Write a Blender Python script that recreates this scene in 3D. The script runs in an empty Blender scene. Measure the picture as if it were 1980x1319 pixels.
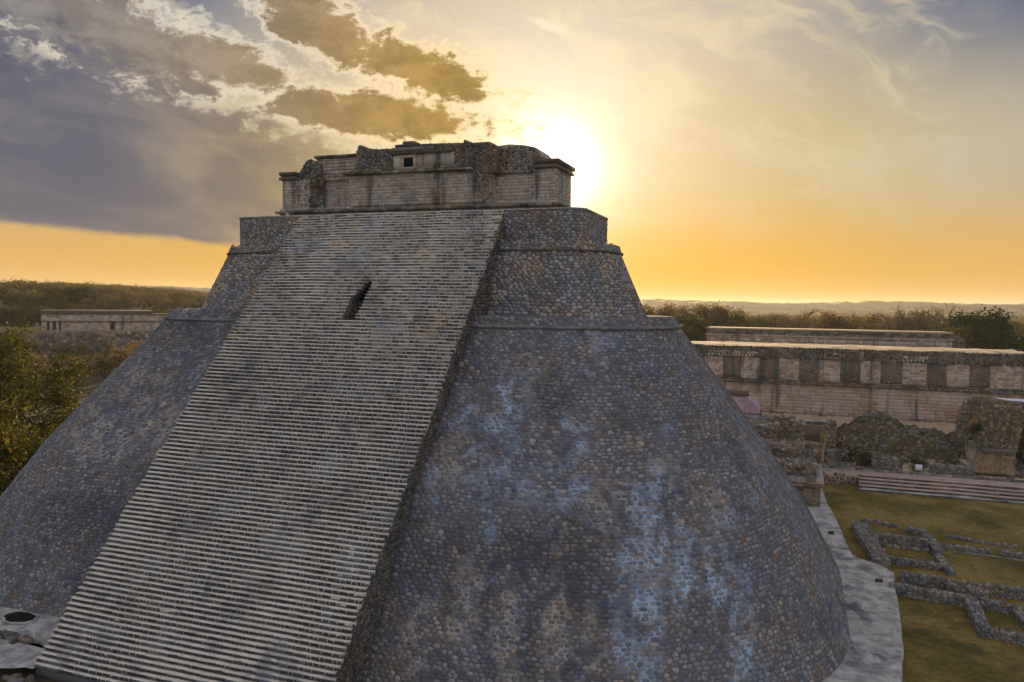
import bpy, math, random
import numpy as np
random.seed(5)
rng = np.random.default_rng(11)
SC = bpy.context.scene
COL = SC.collection
rad = math.radians

# ------------------------------------------------------------------ camera
FPX, IW, IH = 1540.0, 1980.0, 1319.0
CAM = np.array([32.458, -33.911, 21.884])
YAW, PITCH, ROLL = 0.348686, 0.0461866, 0.0134812
def _basis():
    f = np.array([-math.sin(YAW)*math.cos(PITCH), math.cos(YAW)*math.cos(PITCH), -math.sin(PITCH)])
    r = np.array([math.cos(YAW), math.sin(YAW), 0.0]); u = np.cross(r, f)
    r2 = r*math.cos(ROLL)+u*math.sin(ROLL); u2 = np.cross(r2, f)
    return r2, u2, f
RV, UV_, FV = _basis()
cd = bpy.data.cameras.new('camera'); cam = bpy.data.objects.new('camera', cd); COL.objects.link(cam)
from mathutils import Matrix, Vector
cam.matrix_world = Matrix(((RV[0], UV_[0], -FV[0], CAM[0]), (RV[1], UV_[1], -FV[1], CAM[1]),
                           (RV[2], UV_[2], -FV[2], CAM[2]), (0, 0, 0, 1)))
cd.sensor_width = 36.0; cd.lens = FPX/IW*36.0; cd.clip_start = 0.5; cd.clip_end = 40000
SC.camera = cam
def proj(P):
    d = np.asarray(P, float)-CAM; z = d@FV
    return np.stack([IW/2+FPX*(d@RV)/z, IH/2-FPX*(d@UV_)/z, z], -1)
def at(x, y, axis, val):          # photo pixel -> point on the plane axis = val
    d = FV+RV*(x-IW/2)/FPX-UV_*(y-IH/2)/FPX
    return CAM+d*(val-CAM[axis])/d[axis]
def pdir(x, y):
    d = FV+RV*(x-IW/2)/FPX-UV_*(y-IH/2)/FPX
    return d/np.linalg.norm(d)

# ------------------------------------------------------------------ sky and sun
SUN_AZ, SUN_EL = rad(17.4), rad(9.6)       # left of +y, above the horizon
SUND = np.array([-math.sin(SUN_AZ)*math.cos(SUN_EL), math.cos(SUN_AZ)*math.cos(SUN_EL), math.sin(SUN_EL)])
world = bpy.data.worlds.new('World'); SC.world = world; world.use_nodes = True
class NT:
    def __init__(s, tree): s.t = tree; s.n = tree.nodes; s.l = tree.links
    def node(s, typ, **kw):
        n = s.n.new(typ)
        for k, v in kw.items(): setattr(n, k, v)
        return n
    def set(s, sock, v):
        if v is None: return
        if isinstance(v, bpy.types.NodeSocket): s.l.new(v, sock)
        else:
            if hasattr(sock.default_value, '__len__') and not hasattr(v, '__len__'): v = [v]*len(sock.default_value)
            if hasattr(sock.default_value, '__len__') and len(sock.default_value) == 4 and len(v) == 3: v = (*v, 1)
            sock.default_value = v
    def math(s, op, a, b=0.0, c=None, clamp=False):
        n = s.node('ShaderNodeMath', operation=op, use_clamp=clamp); s.set(n.inputs[0], a); s.set(n.inputs[1], b)
        if c is not None: s.set(n.inputs[2], c)
        return n.outputs[0]
    def vmath(s, op, a, b=None, sc=None):
        n = s.node('ShaderNodeVectorMath', operation=op); s.set(n.inputs[0], a)
        if b is not None: s.set(n.inputs[1], b)
        if sc is not None: s.set(n.inputs[3], sc)
        return n.outputs['Value'] if op in ('DOT_PRODUCT', 'LENGTH', 'DISTANCE') else n.outputs[0]
    def mix(s, fac, a, b, blend='MIX', clamp=False):
        n = s.node('ShaderNodeMix', data_type='RGBA', blend_type=blend); n.clamp_result = clamp
        s.set(n.inputs[0], fac); s.set(n.inputs[6], a); s.set(n.inputs[7], b); return n.outputs[2]
    def noise(s, vec, scale, detail=4, rough=0.55, dist=0.0, out=0):
        n = s.node('ShaderNodeTexNoise'); s.set(n.inputs['Vector'], vec); n.inputs['Scale'].default_value = scale
        n.inputs['Detail'].default_value = detail; n.inputs['Roughness'].default_value = rough
        n.inputs['Distortion'].default_value = dist; return n.outputs[out]
    def voro(s, vec, scale, feature='F1', out=0):
        n = s.node('ShaderNodeTexVoronoi', feature=feature); s.set(n.inputs['Vector'], vec)
        n.inputs['Scale'].default_value = scale; return n.outputs[out]
    def ramp(s, fac, stops, interp='LINEAR'):
        n = s.node('ShaderNodeValToRGB'); s.set(n.inputs[0], fac); r = n.color_ramp; r.interpolation = interp
        while len(r.elements) < len(stops): r.elements.new(0.5)
        for e, (p, c) in zip(r.elements, stops):
            e.position = p; e.color = (*c, 1) if hasattr(c, '__len__') else (c, c, c, 1)
        return n.outputs[0]
    def sstep(s, x, lo, hi):
        n = s.node('ShaderNodeMapRange', interpolation_type='SMOOTHSTEP'); s.set(n.inputs[0], x)
        s.set(n.inputs[1], lo); s.set(n.inputs[2], hi); return n.outputs[0]
    def comb(s, x, y, z):
        n = s.node('ShaderNodeCombineXYZ'); s.set(n.inputs[0], x); s.set(n.inputs[1], y); s.set(n.inputs[2], z); return n.outputs[0]
    def sep(s, v):
        n = s.node('ShaderNodeSeparateXYZ'); s.set(n.inputs[0], v); return n.outputs
def azel(px, py):
    d = pdir(px, py); return math.degrees(math.atan2(d[0], d[1])), math.degrees(math.asin(d[2]))
def build_sky():
    t = NT(world.node_tree); t.n.clear()
    STR = 0.1
    sky = t.node('ShaderNodeTexSky', sky_type='NISHITA'); sky.sun_disc = False
    sky.sun_elevation = SUN_EL; sky.sun_rotation = -SUN_AZ; sky.altitude = 30
    sky.air_density = 1.0; sky.dust_density = 3.0; sky.ozone_density = 1.0
    v = t.node('ShaderNodeTexCoord').outputs['Generated']
    x, y, z = t.sep(v)
    az = t.math('MULTIPLY', t.math('ARCTAN2', x, y), 57.2958)
    el = t.math('MULTIPLY', t.math('ARCSINE', z), 57.2958)
    ca = t.vmath('DOT_PRODUCT', v, tuple(SUND))
    sa = t.math('MULTIPLY', t.math('ARCCOSINE', t.math('MINIMUM', ca, 1.0)), 57.2958)   # degrees from the sun
    K = 1.0/STR/2.0**2.05
    def C(r, g, b, k=1.0): return (r*K*k, g*K*k, b*K*k)
    def expo(v_, s_): return t.math('EXPONENT', t.math('MULTIPLY', v_, -1.0/s_))
    def sar(stops): return t.ramp(t.math('DIVIDE', sa, 90.0), [(d/90.0, C(*c)) for d, c in stops])
    # clear air far from the sun; toward the sun a luminous veil of thin cloud and dust
    col = sky.outputs[0]
    lowc = sar([(0, (1.0, 0.60, 0.06)), (11, (0.97, 0.48, 0.008)), (24, (0.74, 0.40, 0.045)), (45, (0.70, 0.40, 0.115)), (75, (0.42, 0.30, 0.20)), (90, (0.30, 0.25, 0.25))])
    midc = sar([(0, (1.0, 0.85, 0.60)), (8, (0.86, 0.65, 0.36)), (18, (0.63, 0.50, 0.265)), (30, (0.52, 0.45, 0.32)), (50, (0.48, 0.42, 0.34)), (90, (0.30, 0.28, 0.30))])
    topc = sar([(0, (1.0, 0.9, 0.7)), (12, (0.72, 0.58, 0.42)), (20, (0.42, 0.375, 0.33)), (25, (0.20, 0.215, 0.265)), (30, (0.095, 0.13, 0.225)), (34, (0.10, 0.135, 0.225)), (44, (0.34, 0.37, 0.42)), (90, (0.24, 0.25, 0.32))])
    veil = t.mix(t.sstep(el, 1.5, 10.0), lowc, midc); veil = t.mix(t.sstep(el, 10.0, 19.5), veil, topc)
    col = t.mix(t.sstep(sa, 95.0, 45.0), col, veil)
    cv = t.comb(t.math('MULTIPLY', az, 0.055), t.math('MULTIPLY', el, 0.13), 0.0)
    big = t.noise(cv, 1.4, 4, 0.55, 0.3)
    warp = t.noise(t.comb(t.math('MULTIPLY', az, 0.05), t.math('MULTIPLY', el, 0.07), 9.0), 1.6, 4, 0.6, 0.0)
    wa = t.math('MULTIPLY', t.math('SUBTRACT', warp, 0.5), 1.3)
    streak = t.noise(t.comb(t.math('ADD', t.math('MULTIPLY', az, 0.075), t.math('ADD', t.math('MULTIPLY', el, 0.05), wa)),
                            t.math('ADD', t.math('MULTIPLY', el, 0.13), t.math('ADD', t.math('MULTIPLY', az, 0.03), wa)), 3.0), 2.0, 9, 0.66, 0.4)
    cirm = t.math('MULTIPLY', t.math('MULTIPLY', t.sstep(streak, 0.43, 0.64), 0.75), t.sstep(el, 3.0, 12.0))
    cirm = t.math('MULTIPLY', cirm, t.sstep(sa, 120.0, 60.0)); cirm = t.math('MULTIPLY', cirm, t.sstep(az, 14.5, 6.0))
    col = t.mix(cirm, col, sar([(0, (1.0, 0.85, 0.6)), (10, (0.93, 0.75, 0.46)), (22, (0.66, 0.56, 0.37)), (30, (0.50, 0.47, 0.41)), (38, (0.55, 0.53, 0.49)), (90, (0.36, 0.32, 0.35))]))
    g1 = t.math('MULTIPLY', expo(t.math('MULTIPLY', sa, sa), 5.5), 2.4)
    g2 = t.math('MULTIPLY', expo(t.math('POWER', sa, 1.2), 5.2), 1.0)
    glow = t.mix(1.0, t.vmath('SCALE', C(1.0, 0.93, 0.78), sc=g1), t.vmath('SCALE', C(1.0, 0.84, 0.55), sc=g2), 'ADD')
    col = t.mix(1.0, col, glow, 'ADD')
    # ---- cloud masses as soft rotated ellipses broken up by noise
    wob = t.noise(t.comb(t.math('MULTIPLY', az, 0.11), t.math('MULTIPLY', el, 0.19), 1.0), 2.6, 10, 0.70, 0.35)
    wob2 = t.noise(t.comb(t.math('MULTIPLY', az, 0.11), t.math('MULTIPLY', el, 0.17), 4.0), 8.5, 7, 0.68, 0.5)
    wobc = t.math('ADD', t.math('MULTIPLY', t.math('SUBTRACT', wob, 0.5), 0.85), t.math('MULTIPLY', t.math('SUBTRACT', wob2, 0.5), 0.38))
    def blob(px, py, rx, ry, rot, amp=1.6):
        a0, e0 = azel(px, py); rx *= 57.3/FPX; ry *= 57.3/FPX
        da = t.math('SUBTRACT', az, a0); de = t.math('SUBTRACT', el, e0); c, s = math.cos(rot), math.sin(rot)
        u = t.math('DIVIDE', t.math('ADD', t.math('MULTIPLY', da, c), t.math('MULTIPLY', de, s)), rx)
        w = t.math('DIVIDE', t.math('SUBTRACT', t.math('MULTIPLY', de, c), t.math('MULTIPLY', da, s)), ry)
        d = t.math('SQRT', t.math('ADD', t.math('MULTIPLY', u, u), t.math('MULTIPLY', w, w)))
        return t.math('ADD', t.math('SUBTRACT', 1.0, d), t.math('MULTIPLY', wobc, amp))
    def union(bl):
        m = bl[0]
        for b in bl[1:]: m = t.math('MAXIMUM', m, b)
        return m
    lit = t.mix(t.sstep(sa, 6.0, 26.0), C(1.15, 0.85, 0.45), C(0.80, 0.72, 0.58))
    puff = union([blob(625, 50, 165, 62, -0.50, 3.2), blob(800, 132, 175, 50, -0.30, 3.2), blob(740, 222, 225, 46, -0.06, 3.0),
                  blob(430, 118, 150, 52, -0.2, 2.8), blob(200, 70, 230, 80, -0.25, 2.8)])
    # outer bright fringe, then the shaded core
    fr = t.sstep(puff, -0.30, 0.08); co = t.sstep(puff, 0.03, 0.36)
    corec = t.mix(t.sstep(sa, 7.0, 36.0), C(0.34, 0.20, 0.04), C(0.185, 0.175, 0.185))
    corec = t.mix(t.sstep(wob, 0.40, 0.62), t.vmath('SCALE', corec, sc=1.35), t.vmath('SCALE', corec, sc=0.85))
    col = t.mix(t.math('MULTIPLY', fr, 0.75), col, lit)
    col = t.mix(t.math('MULTIPLY', co, 0.93), col, corec)
    # small white scraps right of the temple
    sm = union([blob(1075, 158, 55, 12, -0.25, 1.7), blob(1150, 162, 48, 16, 0.05, 1.7), blob(1060, 50, 45, 10, -0.3, 1.6)])
    col = t.mix(t.math('MULTIPLY', t.sstep(sm, -0.1, 0.5), 0.7), col, C(1.05, 0.88, 0.62))
    # the long dark bank on the left, its lower edge sharp
    a0, e0 = azel(0, 432); a1, e1 = azel(455, 478)
    sl = (e1-e0)/(a1-a0)
    edge = t.math('ADD', t.math('MULTIPLY', t.math('SUBTRACT', az, a0), sl), e0)
    up = t.math('SUBTRACT', el, edge)
    low = t.sstep(t.math('ADD', up, t.math('MULTIPLY', wobc, 0.8)), -0.15, 0.45)
    at_, et_ = azel(0, 45); ab_, eb_ = azel(560, 250)
    tsl = (eb_-et_)/(ab_-at_)
    topl = t.math('ADD', t.math('MULTIPLY', t.math('SUBTRACT', az, at_), tsl), et_)
    hi = t.sstep(t.math('ADD', t.math('SUBTRACT', topl, el), t.math('MULTIPLY', wobc, 14.0)), -1.0, 1.2)
    rfade = t.sstep(t.math('ADD', az, t.math('MULTIPLY', wobc, 10.0)), azel(1010, 400)[0], azel(480, 400)[0])
    lfade = t.sstep(az, -110.0, -70.0)
    bank = t.math('MULTIPLY', t.math('MULTIPLY', low, hi), t.math('MULTIPLY', rfade, lfade))
    st2 = t.noise(t.comb(t.math('MULTIPLY', az, 0.045), t.math('ADD', t.math('MULTIPLY', el, 0.12), t.math('MULTIPLY', az, 0.012)), 7.0), 2.0, 8, 0.6, 0.7)
    bankc = t.mix(t.sstep(sa, 11.0, 32.0), C(0.50, 0.33, 0.12), C(0.21, 0.195, 0.21))
    bankd = t.mix(t.sstep(sa, 11.0, 32.0), C(0.34, 0.24, 0.125), C(0.085, 0.095, 0.15))
    bankc = t.mix(t.sstep(st2, 0.40, 0.68), bankd, bankc)
    col = t.mix(t.math('MULTIPLY', bank, 0.96), col, bankc)
    # broken mauve cloud, out of view, cover and tint shaped to warm the fill
    bc = t.math('MULTIPLY', t.math('ADD', t.math('MULTIPLY', t.sstep(big, 0.40, 0.62), 0.5), 0.38), t.sstep(sa, 58.0, 95.0))
    col = t.mix(bc, col, C(0.50, 0.40, 0.39))
    # below the horizon
    bg = t.node('ShaderNodeBackground'); t.set(bg.inputs[0], col); bg.inputs[1].default_value = STR
    o = t.node('ShaderNodeOutputWorld'); t.l.new(bg.outputs[0], o.inputs[0])
build_sky()
sl = bpy.data.lights.new('sun', 'SUN'); sun = bpy.data.objects.new('sun', sl); COL.objects.link(sun)
sl.energy = 1.8; sl.angle = rad(1.5); sl.color = (1.0, 0.72, 0.38)
sun.rotation_euler = Vector(tuple(SUND)).to_track_quat('Z', 'Y').to_euler(); sun.location = (0, 0, 80)
SC.view_settings.view_transform = 'Standard'; SC.view_settings.look = 'None'
SC.view_settings.exposure = 2.05; SC.view_settings.gamma = 1.0
SC.cycles.use_denoising = True; SC.cycles.use_adaptive_sampling = True; SC.cycles.adaptive_threshold = 0.02
SC.cycles.max_bounces = 6; SC.cycles.diffuse_bounces = 3; SC.cycles.glossy_bounces = 2
SC.cycles.transparent_max_bounces = 4; SC.cycles.volume_bounces = 0
SC.render.engine = 'CYCLES'

# ------------------------------------------------------------------ helpers
def hash3(ix, iy, iz):
    n = (ix*374761393+iy*668265263+iz*1274126177).astype(np.int64) & 0x7fffffff
    n = ((n ^ (n >> 13))*1103515245+12345) & 0x7fffffff
    n = (n ^ (n >> 16))*69069 & 0x7fffffff
    return (n % 100003)/100003.0
def vnoise(p, s=1.0):
    p = np.asarray(p, float)*s; i = np.floor(p).astype(np.int64); f = p-i; f = f*f*(3-2*f); r = 0
    for dx in (0, 1):
        for dy in (0, 1):
            for dz in (0, 1):
                w = (f[..., 0] if dx else 1-f[..., 0])*(f[..., 1] if dy else 1-f[..., 1])*(f[..., 2] if dz else 1-f[..., 2])
                r = r+w*hash3(i[..., 0]+dx, i[..., 1]+dy, i[..., 2]+dz)
    return r
def fbm(p, s=1.0, o=3):
    r = 0; a = 0.5; t = 0
    for k in range(o): r = r+a*vnoise(p, s*2**k); t += a; a *= 0.5
    return r/t
def link(o, parent=None):
    COL.objects.link(o)
    if parent is not None: o.parent = parent
    return o
def tag(o, label=None, cat=None, group=None, kind=None):
    if label: o['label'] = label
    if cat: o['category'] = cat
    if group: o['group'] = group
    if kind: o['kind'] = kind
    return o
def empty(name, label, cat, group=None, loc=(0, 0, 0)):
    o = bpy.data.objects.new(name, None); o.empty_display_size = 0.5; o.location = loc; link(o); return tag(o, label, cat, group)
def wloc(o):
    v = np.zeros(3, np.float32)
    while o is not None: v = v+np.array(o.location, np.float32); o = o.parent
    return v
def build(name, V, faces, mat, parent=None, attrs=None, smooth=False, kind=None):
    """V (n,3); faces: list of int arrays (k,3)/(k,4)"""
    V = np.ascontiguousarray(V, np.float32); me = bpy.data.meshes.new(name)
    if parent is not None: V = V-wloc(parent)
    faces = [np.asarray(f, np.int32) for f in faces if len(f)]
    nl = sum(f.size for f in faces); npoly = sum(len(f) for f in faces)
    me.vertices.add(len(V)); me.vertices.foreach_set('co', V.ravel())
    me.loops.add(nl); me.loops.foreach_set('vertex_index', np.concatenate([f.ravel() for f in faces]))
    st = np.concatenate([np.full(len(f), f.shape[1], np.int32) for f in faces])
    me.polygons.add(npoly); me.polygons.foreach_set('loop_start', np.concatenate([[0], np.cumsum(st)[:-1]]).astype(np.int32))
    if smooth: me.polygons.foreach_set('use_smooth', np.ones(npoly, bool))
    for k, a in (attrs or {}).items():
        at_ = me.attributes.new(k, 'FLOAT', 'POINT'); at_.data.foreach_set('value', np.asarray(a, np.float32).ravel())
    me.update(calc_edges=True); me.validate()
    for m in (mat if isinstance(mat, (list, tuple)) else [mat]): me.materials.append(m)
    o = link(bpy.data.objects.new(name, me), parent)
    if kind: o['kind'] = kind
    return o
class MB:
    """collects boxes and quads for one mesh"""
    def __init__(s): s.V = []; s.Q = []; s.T = []; s.R = []; s.n = 0
    def add(s, V, Q=(), T=(), r=0.5):
        V = np.asarray(V, float); s.V.append(V)
        if len(Q): s.Q.append(np.asarray(Q)+s.n)
        if len(T): s.T.append(np.asarray(T)+s.n)
        s.R.append(np.full(len(V), r)); s.n += len(V)
    def box(s, x0, x1, y0, y1, z0, z1, r=0.5, j=0.0):
        V = np.array([(x, y, z) for z in (z0, z1) for y in (y0, y1) for x in (x0, x1)], float)
        if j: V += rng.uniform(-j, j, V.shape)
        s.add(V, [(0, 2, 3, 1), (4, 5, 7, 6), (0, 1, 5, 4), (2, 6, 7, 3), (0, 4, 6, 2), (1, 3, 7, 5)], r=r)
    def obox(s, c, ux, uy, uz, r=0.5):
        c, ux, uy, uz = map(np.asarray, (c, ux, uy, uz))
        V = np.array([c+a*ux+b*uy+d*uz for d in (-1, 1) for b in (-1, 1) for a in (-1, 1)])
        s.add(V, [(0, 2, 3, 1), (4, 5, 7, 6), (0, 1, 5, 4), (2, 6, 7, 3), (0, 4, 6, 2), (1, 3, 7, 5)], r=r)
    def build(s, name, mat, parent=None, smooth=False, kind=None):
        return build(name, np.concatenate(s.V), [np.concatenate(a) for a in (s.Q, s.T) if a], mat, parent,
                     {'rnd': np.concatenate(s.R)}, smooth, kind)
def grid_faces(nu, nv, closed=False):
    i = np.arange(nu-(0 if closed else 1)); j = np.arange(nv-1); I, J = np.meshgrid(i, j)
    I2 = (I+1) % nu; a = J*nu+I; b = J*nu+I2; c = (J+1)*nu+I2; d = (J+1)*nu+I
    return np.stack([a, b, c, d], -1).reshape(-1, 4)

# ------------------------------------------------------------------ materials
def material(name, rough=0.9, spec=0.2):
    m = bpy.data.materials.new(name); m.use_nodes = True; t = NT(m.node_tree)
    b = t.n['Principled BSDF']; b.inputs['Roughness'].default_value = rough; b.inputs['Specular IOR Level'].default_value = spec
    return m, t, b
def bump(t, b, h, strength, dist):
    n = t.node('ShaderNodeBump'); n.inputs['Strength'].default_value = strength; n.inputs['Distance'].default_value = dist
    t.set(n.inputs['Height'], h); t.l.new(n.outputs[0], b.inputs['Normal'])
def pos(t): return t.node('ShaderNodeNewGeometry').outputs['Position']
def attr(t, n): return t.node('ShaderNodeAttribute', attribute_name=n).outputs['Fac']
def stone_mat(name, stops, dark=(0.05, 0.05, 0.055), bleach=(0.37, 0.46, 0.60), streak=0.6, patch=0.35, nb=8.0, bs=0.8, bd=0.03, lich=0.35, rough=0.92, hue=1.0):
    """stones: colour by piece (rnd), weather stains running down (world position), bleached patches"""
    m, t, b = material(name, rough, 0.15); p = pos(t)
    c = t.ramp(attr(t, 'rnd'), stops)
    fine = t.noise(p, nb*1.7, 5, 0.7)
    c = t.mix(1.0, c, t.ramp(fine, [(0.28, 0.62), (0.5, 0.98), (0.72, 1.3)]), 'MULTIPLY')
    c = t.mix(hue, c, t.ramp(t.noise(t.vmath('MULTIPLY', p, (1, 1, 0.6)), 0.42, 5, 0.7), [(0.36, (1.26, 1.03, 0.84)), (0.5, (1.0, 1.0, 1.0)), (0.64, (0.84, 0.98, 1.20))]), 'MULTIPLY')
    sx = t.vmath('MULTIPLY', p, (0.62, 0.62, 0.075))
    s1 = t.noise(sx, 1.1, 5, 0.62, 0.3)
    c = t.mix(t.math('MULTIPLY', t.sstep(s1, 0.50, 0.68), streak), c, dark)
    p1 = t.noise(p, 0.33, 5, 0.65)
    c = t.mix(t.math('MULTIPLY', t.sstep(p1, 0.52, 0.70), patch), c, t.mix(0.5, c, dark))
    li = t.noise(p, 2.6, 6, 0.7)
    c = t.mix(t.math('MULTIPLY', t.sstep(li, 0.58, 0.72), lich), c, (0.40, 0.39, 0.37))
    c = t.mix(t.math('MULTIPLY', attr(t, 'dk'), 0.85), c, dark)
    c = t.mix(t.math('MULTIPLY', attr(t, 'bl'), 0.62), c, bleach)
    t.set(b.inputs['Base Color'], c)
    bump(t, b, t.noise(p, nb, 6, 0.65), bs, bd)
    return m
GREY = [(0.0, (0.135, 0.135, 0.16)), (0.12, (0.20, 0.18, 0.165)), (0.24, (0.19, 0.195, 0.225)), (0.36, (0.27, 0.235, 0.205)), (0.48, (0.225, 0.22, 0.245)), (0.60, (0.30, 0.275, 0.255)), (0.72, (0.26, 0.26, 0.285)),
        (0.86, (0.36, 0.335, 0.31)), (0.955, (0.42, 0.40, 0.38)), (0.975, (0.25, 0.185, 0.145)), (1.0, (0.26, 0.16, 0.10))]
M_STONE = stone_mat('rubble_stone', GREY, dark=(0.075, 0.072, 0.078), streak=0.6, patch=0.4)
M_UPPER = stone_mat('upper_rubble', [(0.0, (0.22, 0.195, 0.17)), (0.5, (0.37, 0.33, 0.29)), (0.85, (0.50, 0.45, 0.395)), (0.93, (0.27, 0.17, 0.11)), (1.0, (0.46, 0.44, 0.41))], streak=0.3, patch=0.3)
M_RISER = stone_mat('riser_stone', [(0.0, (0.06, 0.058, 0.06)), (0.35, (0.105, 0.099, 0.098)), (0.55, (0.135, 0.128, 0.125)), (0.75, (0.30, 0.262, 0.228)), (0.93, (0.43, 0.375, 0.325)), (0.97, (0.35, 0.225, 0.16)), (1.0, (0.48, 0.43, 0.38))], streak=0.2, patch=0.3)
M_FLANK = stone_mat('flank_rubble', [(0.0, (0.09, 0.078, 0.066)), (0.5, (0.165, 0.142, 0.12)), (1.0, (0.26, 0.225, 0.19))], streak=0.3, patch=0.3, lich=0.2)
M_ASH = stone_mat('temple_ashlar', [(0.0, (0.40, 0.325, 0.26)), (0.5, (0.53, 0.44, 0.355)), (0.85, (0.61, 0.52, 0.43)), (0.94, (0.40, 0.23, 0.15)), (1.0, (0.62, 0.55, 0.47))], dark=(0.075, 0.07, 0.068), streak=0.85, patch=0.65, lich=0.35, hue=0.4)
M_RUB = stone_mat('dark_rubble', [(0.0, (0.125, 0.10, 0.075)), (0.5, (0.24, 0.196, 0.15)), (0.9, (0.35, 0.295, 0.23)), (1.0, (0.45, 0.40, 0.34))], streak=0.4, patch=0.4)
M_NUN = stone_mat('pale_ashlar', [(0.0, (0.36, 0.22, 0.14)), (0.2, (0.42, 0.31, 0.24)), (0.5, (0.53, 0.42, 0.35)), (0.85, (0.60, 0.50, 0.43)), (1.0, (0.66, 0.58, 0.51))], dark=(0.07, 0.065, 0.062), streak=0.75, patch=0.4, lich=0.2, hue=0.35)
M_NDARK = stone_mat('weathered_frieze', [(0.0, (0.10, 0.087, 0.075)), (0.5, (0.175, 0.15, 0.127)), (1.0, (0.29, 0.25, 0.21))], streak=0.5, patch=0.7)
M_LAT = stone_mat('lattice_stone', [(0.0, (0.20, 0.165, 0.135)), (1.0, (0.40, 0.335, 0.28))], streak=0.6, patch=0.6)
M_LOW = stone_mat('low_wall_stone', [(0.0, (0.14, 0.125, 0.11)), (0.5, (0.23, 0.21, 0.19)), (0.9, (0.33, 0.31, 0.28)), (1.0, (0.38, 0.36, 0.33))], streak=0.2, patch=0.4)
def mortar_mat():
    m, t, b = material('mortar', 0.95, 0.1); p = pos(t)
    bl = attr(t, 'bl'); dk = attr(t, 'dk')
    base = t.mix(t.noise(p, 3.0, 5, 0.6), (0.10, 0.096, 0.10), (0.19, 0.182, 0.186))
    c = t.mix(t.sstep(bl, 0.12, 0.75), base, t.mix(t.noise(p, 5.0, 4), (0.31, 0.42, 0.58), (0.46, 0.57, 0.73)))
    c = t.mix(t.sstep(attr(t, 'tan'), 0.15, 0.7), c, (0.46, 0.40, 0.34))
    c = t.mix(t.math('MULTIPLY', dk, 0.8), c, (0.05, 0.05, 0.055))
    t.set(b.inputs['Base Color'], c); bump(t, b, t.noise(p, 14, 5, 0.6), 0.5, 0.02); return m
M_MORTAR = mortar_mat()
def plain_mat(name, c1, c2, scale=2.0, bs=0.3, bd=0.02, rough=0.92, c3=None, s3=0.4, stretch=(1, 1, 1), lo=0.35, hi=0.65):
    m, t, b = material(name, rough, 0.15); p = t.vmath('MULTIPLY', pos(t), stretch)
    c = t.mix(t.sstep(t.noise(p, scale, 6, 0.62), lo, hi), c1, c2)
    if c3 is not None: c = t.mix(t.sstep(t.noise(p, s3, 6, 0.68, 0.4), 0.50, 0.66), c, c3)
    c = t.mix(1.0, c, t.ramp(t.noise(p, scale*9, 4, 0.7), [(0.3, 0.75), (0.7, 1.25)]), 'MULTIPLY')
    t.set(b.inputs['Base Color'], c); bump(t, b, t.noise(p, scale*6, 5, 0.65), bs, bd); return m
M_TREAD = plain_mat('tread_cement', (0.70, 0.62, 0.51), (0.82, 0.735, 0.62), 1.3, 0.4, 0.01, c3=(0.42, 0.385, 0.35), s3=0.32)
M_APRON = plain_mat('apron_plaster', (0.31, 0.295, 0.275), (0.58, 0.545, 0.50), 0.9, 0.5, 0.02, c3=(0.13, 0.128, 0.132), s3=0.26)
M_SAND = plain_mat('sandy_court', (0.46, 0.34, 0.21), (0.58, 0.44, 0.29), 0.3, 0.2, 0.02)
M_ROOF = plain_mat('roof_plaster', (0.42, 0.31, 0.19), (0.60, 0.48, 0.35), 0.25, 0.2, 0.02, c3=(0.30, 0.22, 0.12), s3=0.5)
M_PINK = plain_mat('pink_gravel', (0.44, 0.31, 0.265), (0.55, 0.41, 0.355), 0.8, 0.3, 0.02)
M_DARK = plain_mat('dark_hollow', (0.012, 0.011, 0.010), (0.022, 0.02, 0.018), 3.0)  # near-black colour that paints the shade of openings onto flat sheets
M_PURPLE = plain_mat('pink_stucco', (0.40, 0.27, 0.34), (0.54, 0.39, 0.47), 0.7, 0.2, 0.02, c3=(0.28, 0.18, 0.24), s3=0.6)
M_WHITE = plain_mat('white_cover', (0.66, 0.68, 0.72), (0.78, 0.79, 0.82), 0.9, 0.2, 0.02)
M_METAL = plain_mat('dark_metal', (0.035, 0.035, 0.037), (0.06, 0.06, 0.06), 4.0, 0.1, 0.005, 0.5)
M_LAWN = plain_mat('dry_lawn', (0.135, 0.105, 0.022), (0.25, 0.172, 0.048), 0.16, 0.6, 0.05, c3=(0.085, 0.075, 0.018), s3=0.11, lo=0.40, hi=0.60)
def lawn_detail(m):
    t = NT(m.node_tree); b = t.n['Principled BSDF']; src = b.inputs['Base Color'].links[0].from_socket; p = pos(t)
    c = t.mix(1.0, src, t.ramp(t.noise(p, 3.2, 5, 0.75), [(0.3, (0.55, 0.62, 0.6)), (0.5, (1, 1, 1)), (0.7, (1.5, 1.35, 1.2))]), 'MULTIPLY')
    c = t.mix(t.math('MULTIPLY', t.sstep(t.noise(p, 0.35, 5, 0.7), 0.55, 0.68), 0.5), c, (0.20, 0.14, 0.06)); t.set(b.inputs['Base Color'], c)
lawn_detail(M_LAWN)
M_SOIL = plain_mat('scrub_soil', (0.075, 0.055, 0.03), (0.12, 0.09, 0.045), 0.1, 0.4, 0.1, c3=(0.05, 0.055, 0.02), s3=0.03)
M_FIELD = plain_mat('sunlit_grass', (0.20, 0.15, 0.045), (0.28, 0.20, 0.07), 0.1, 0.4, 0.05)
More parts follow.
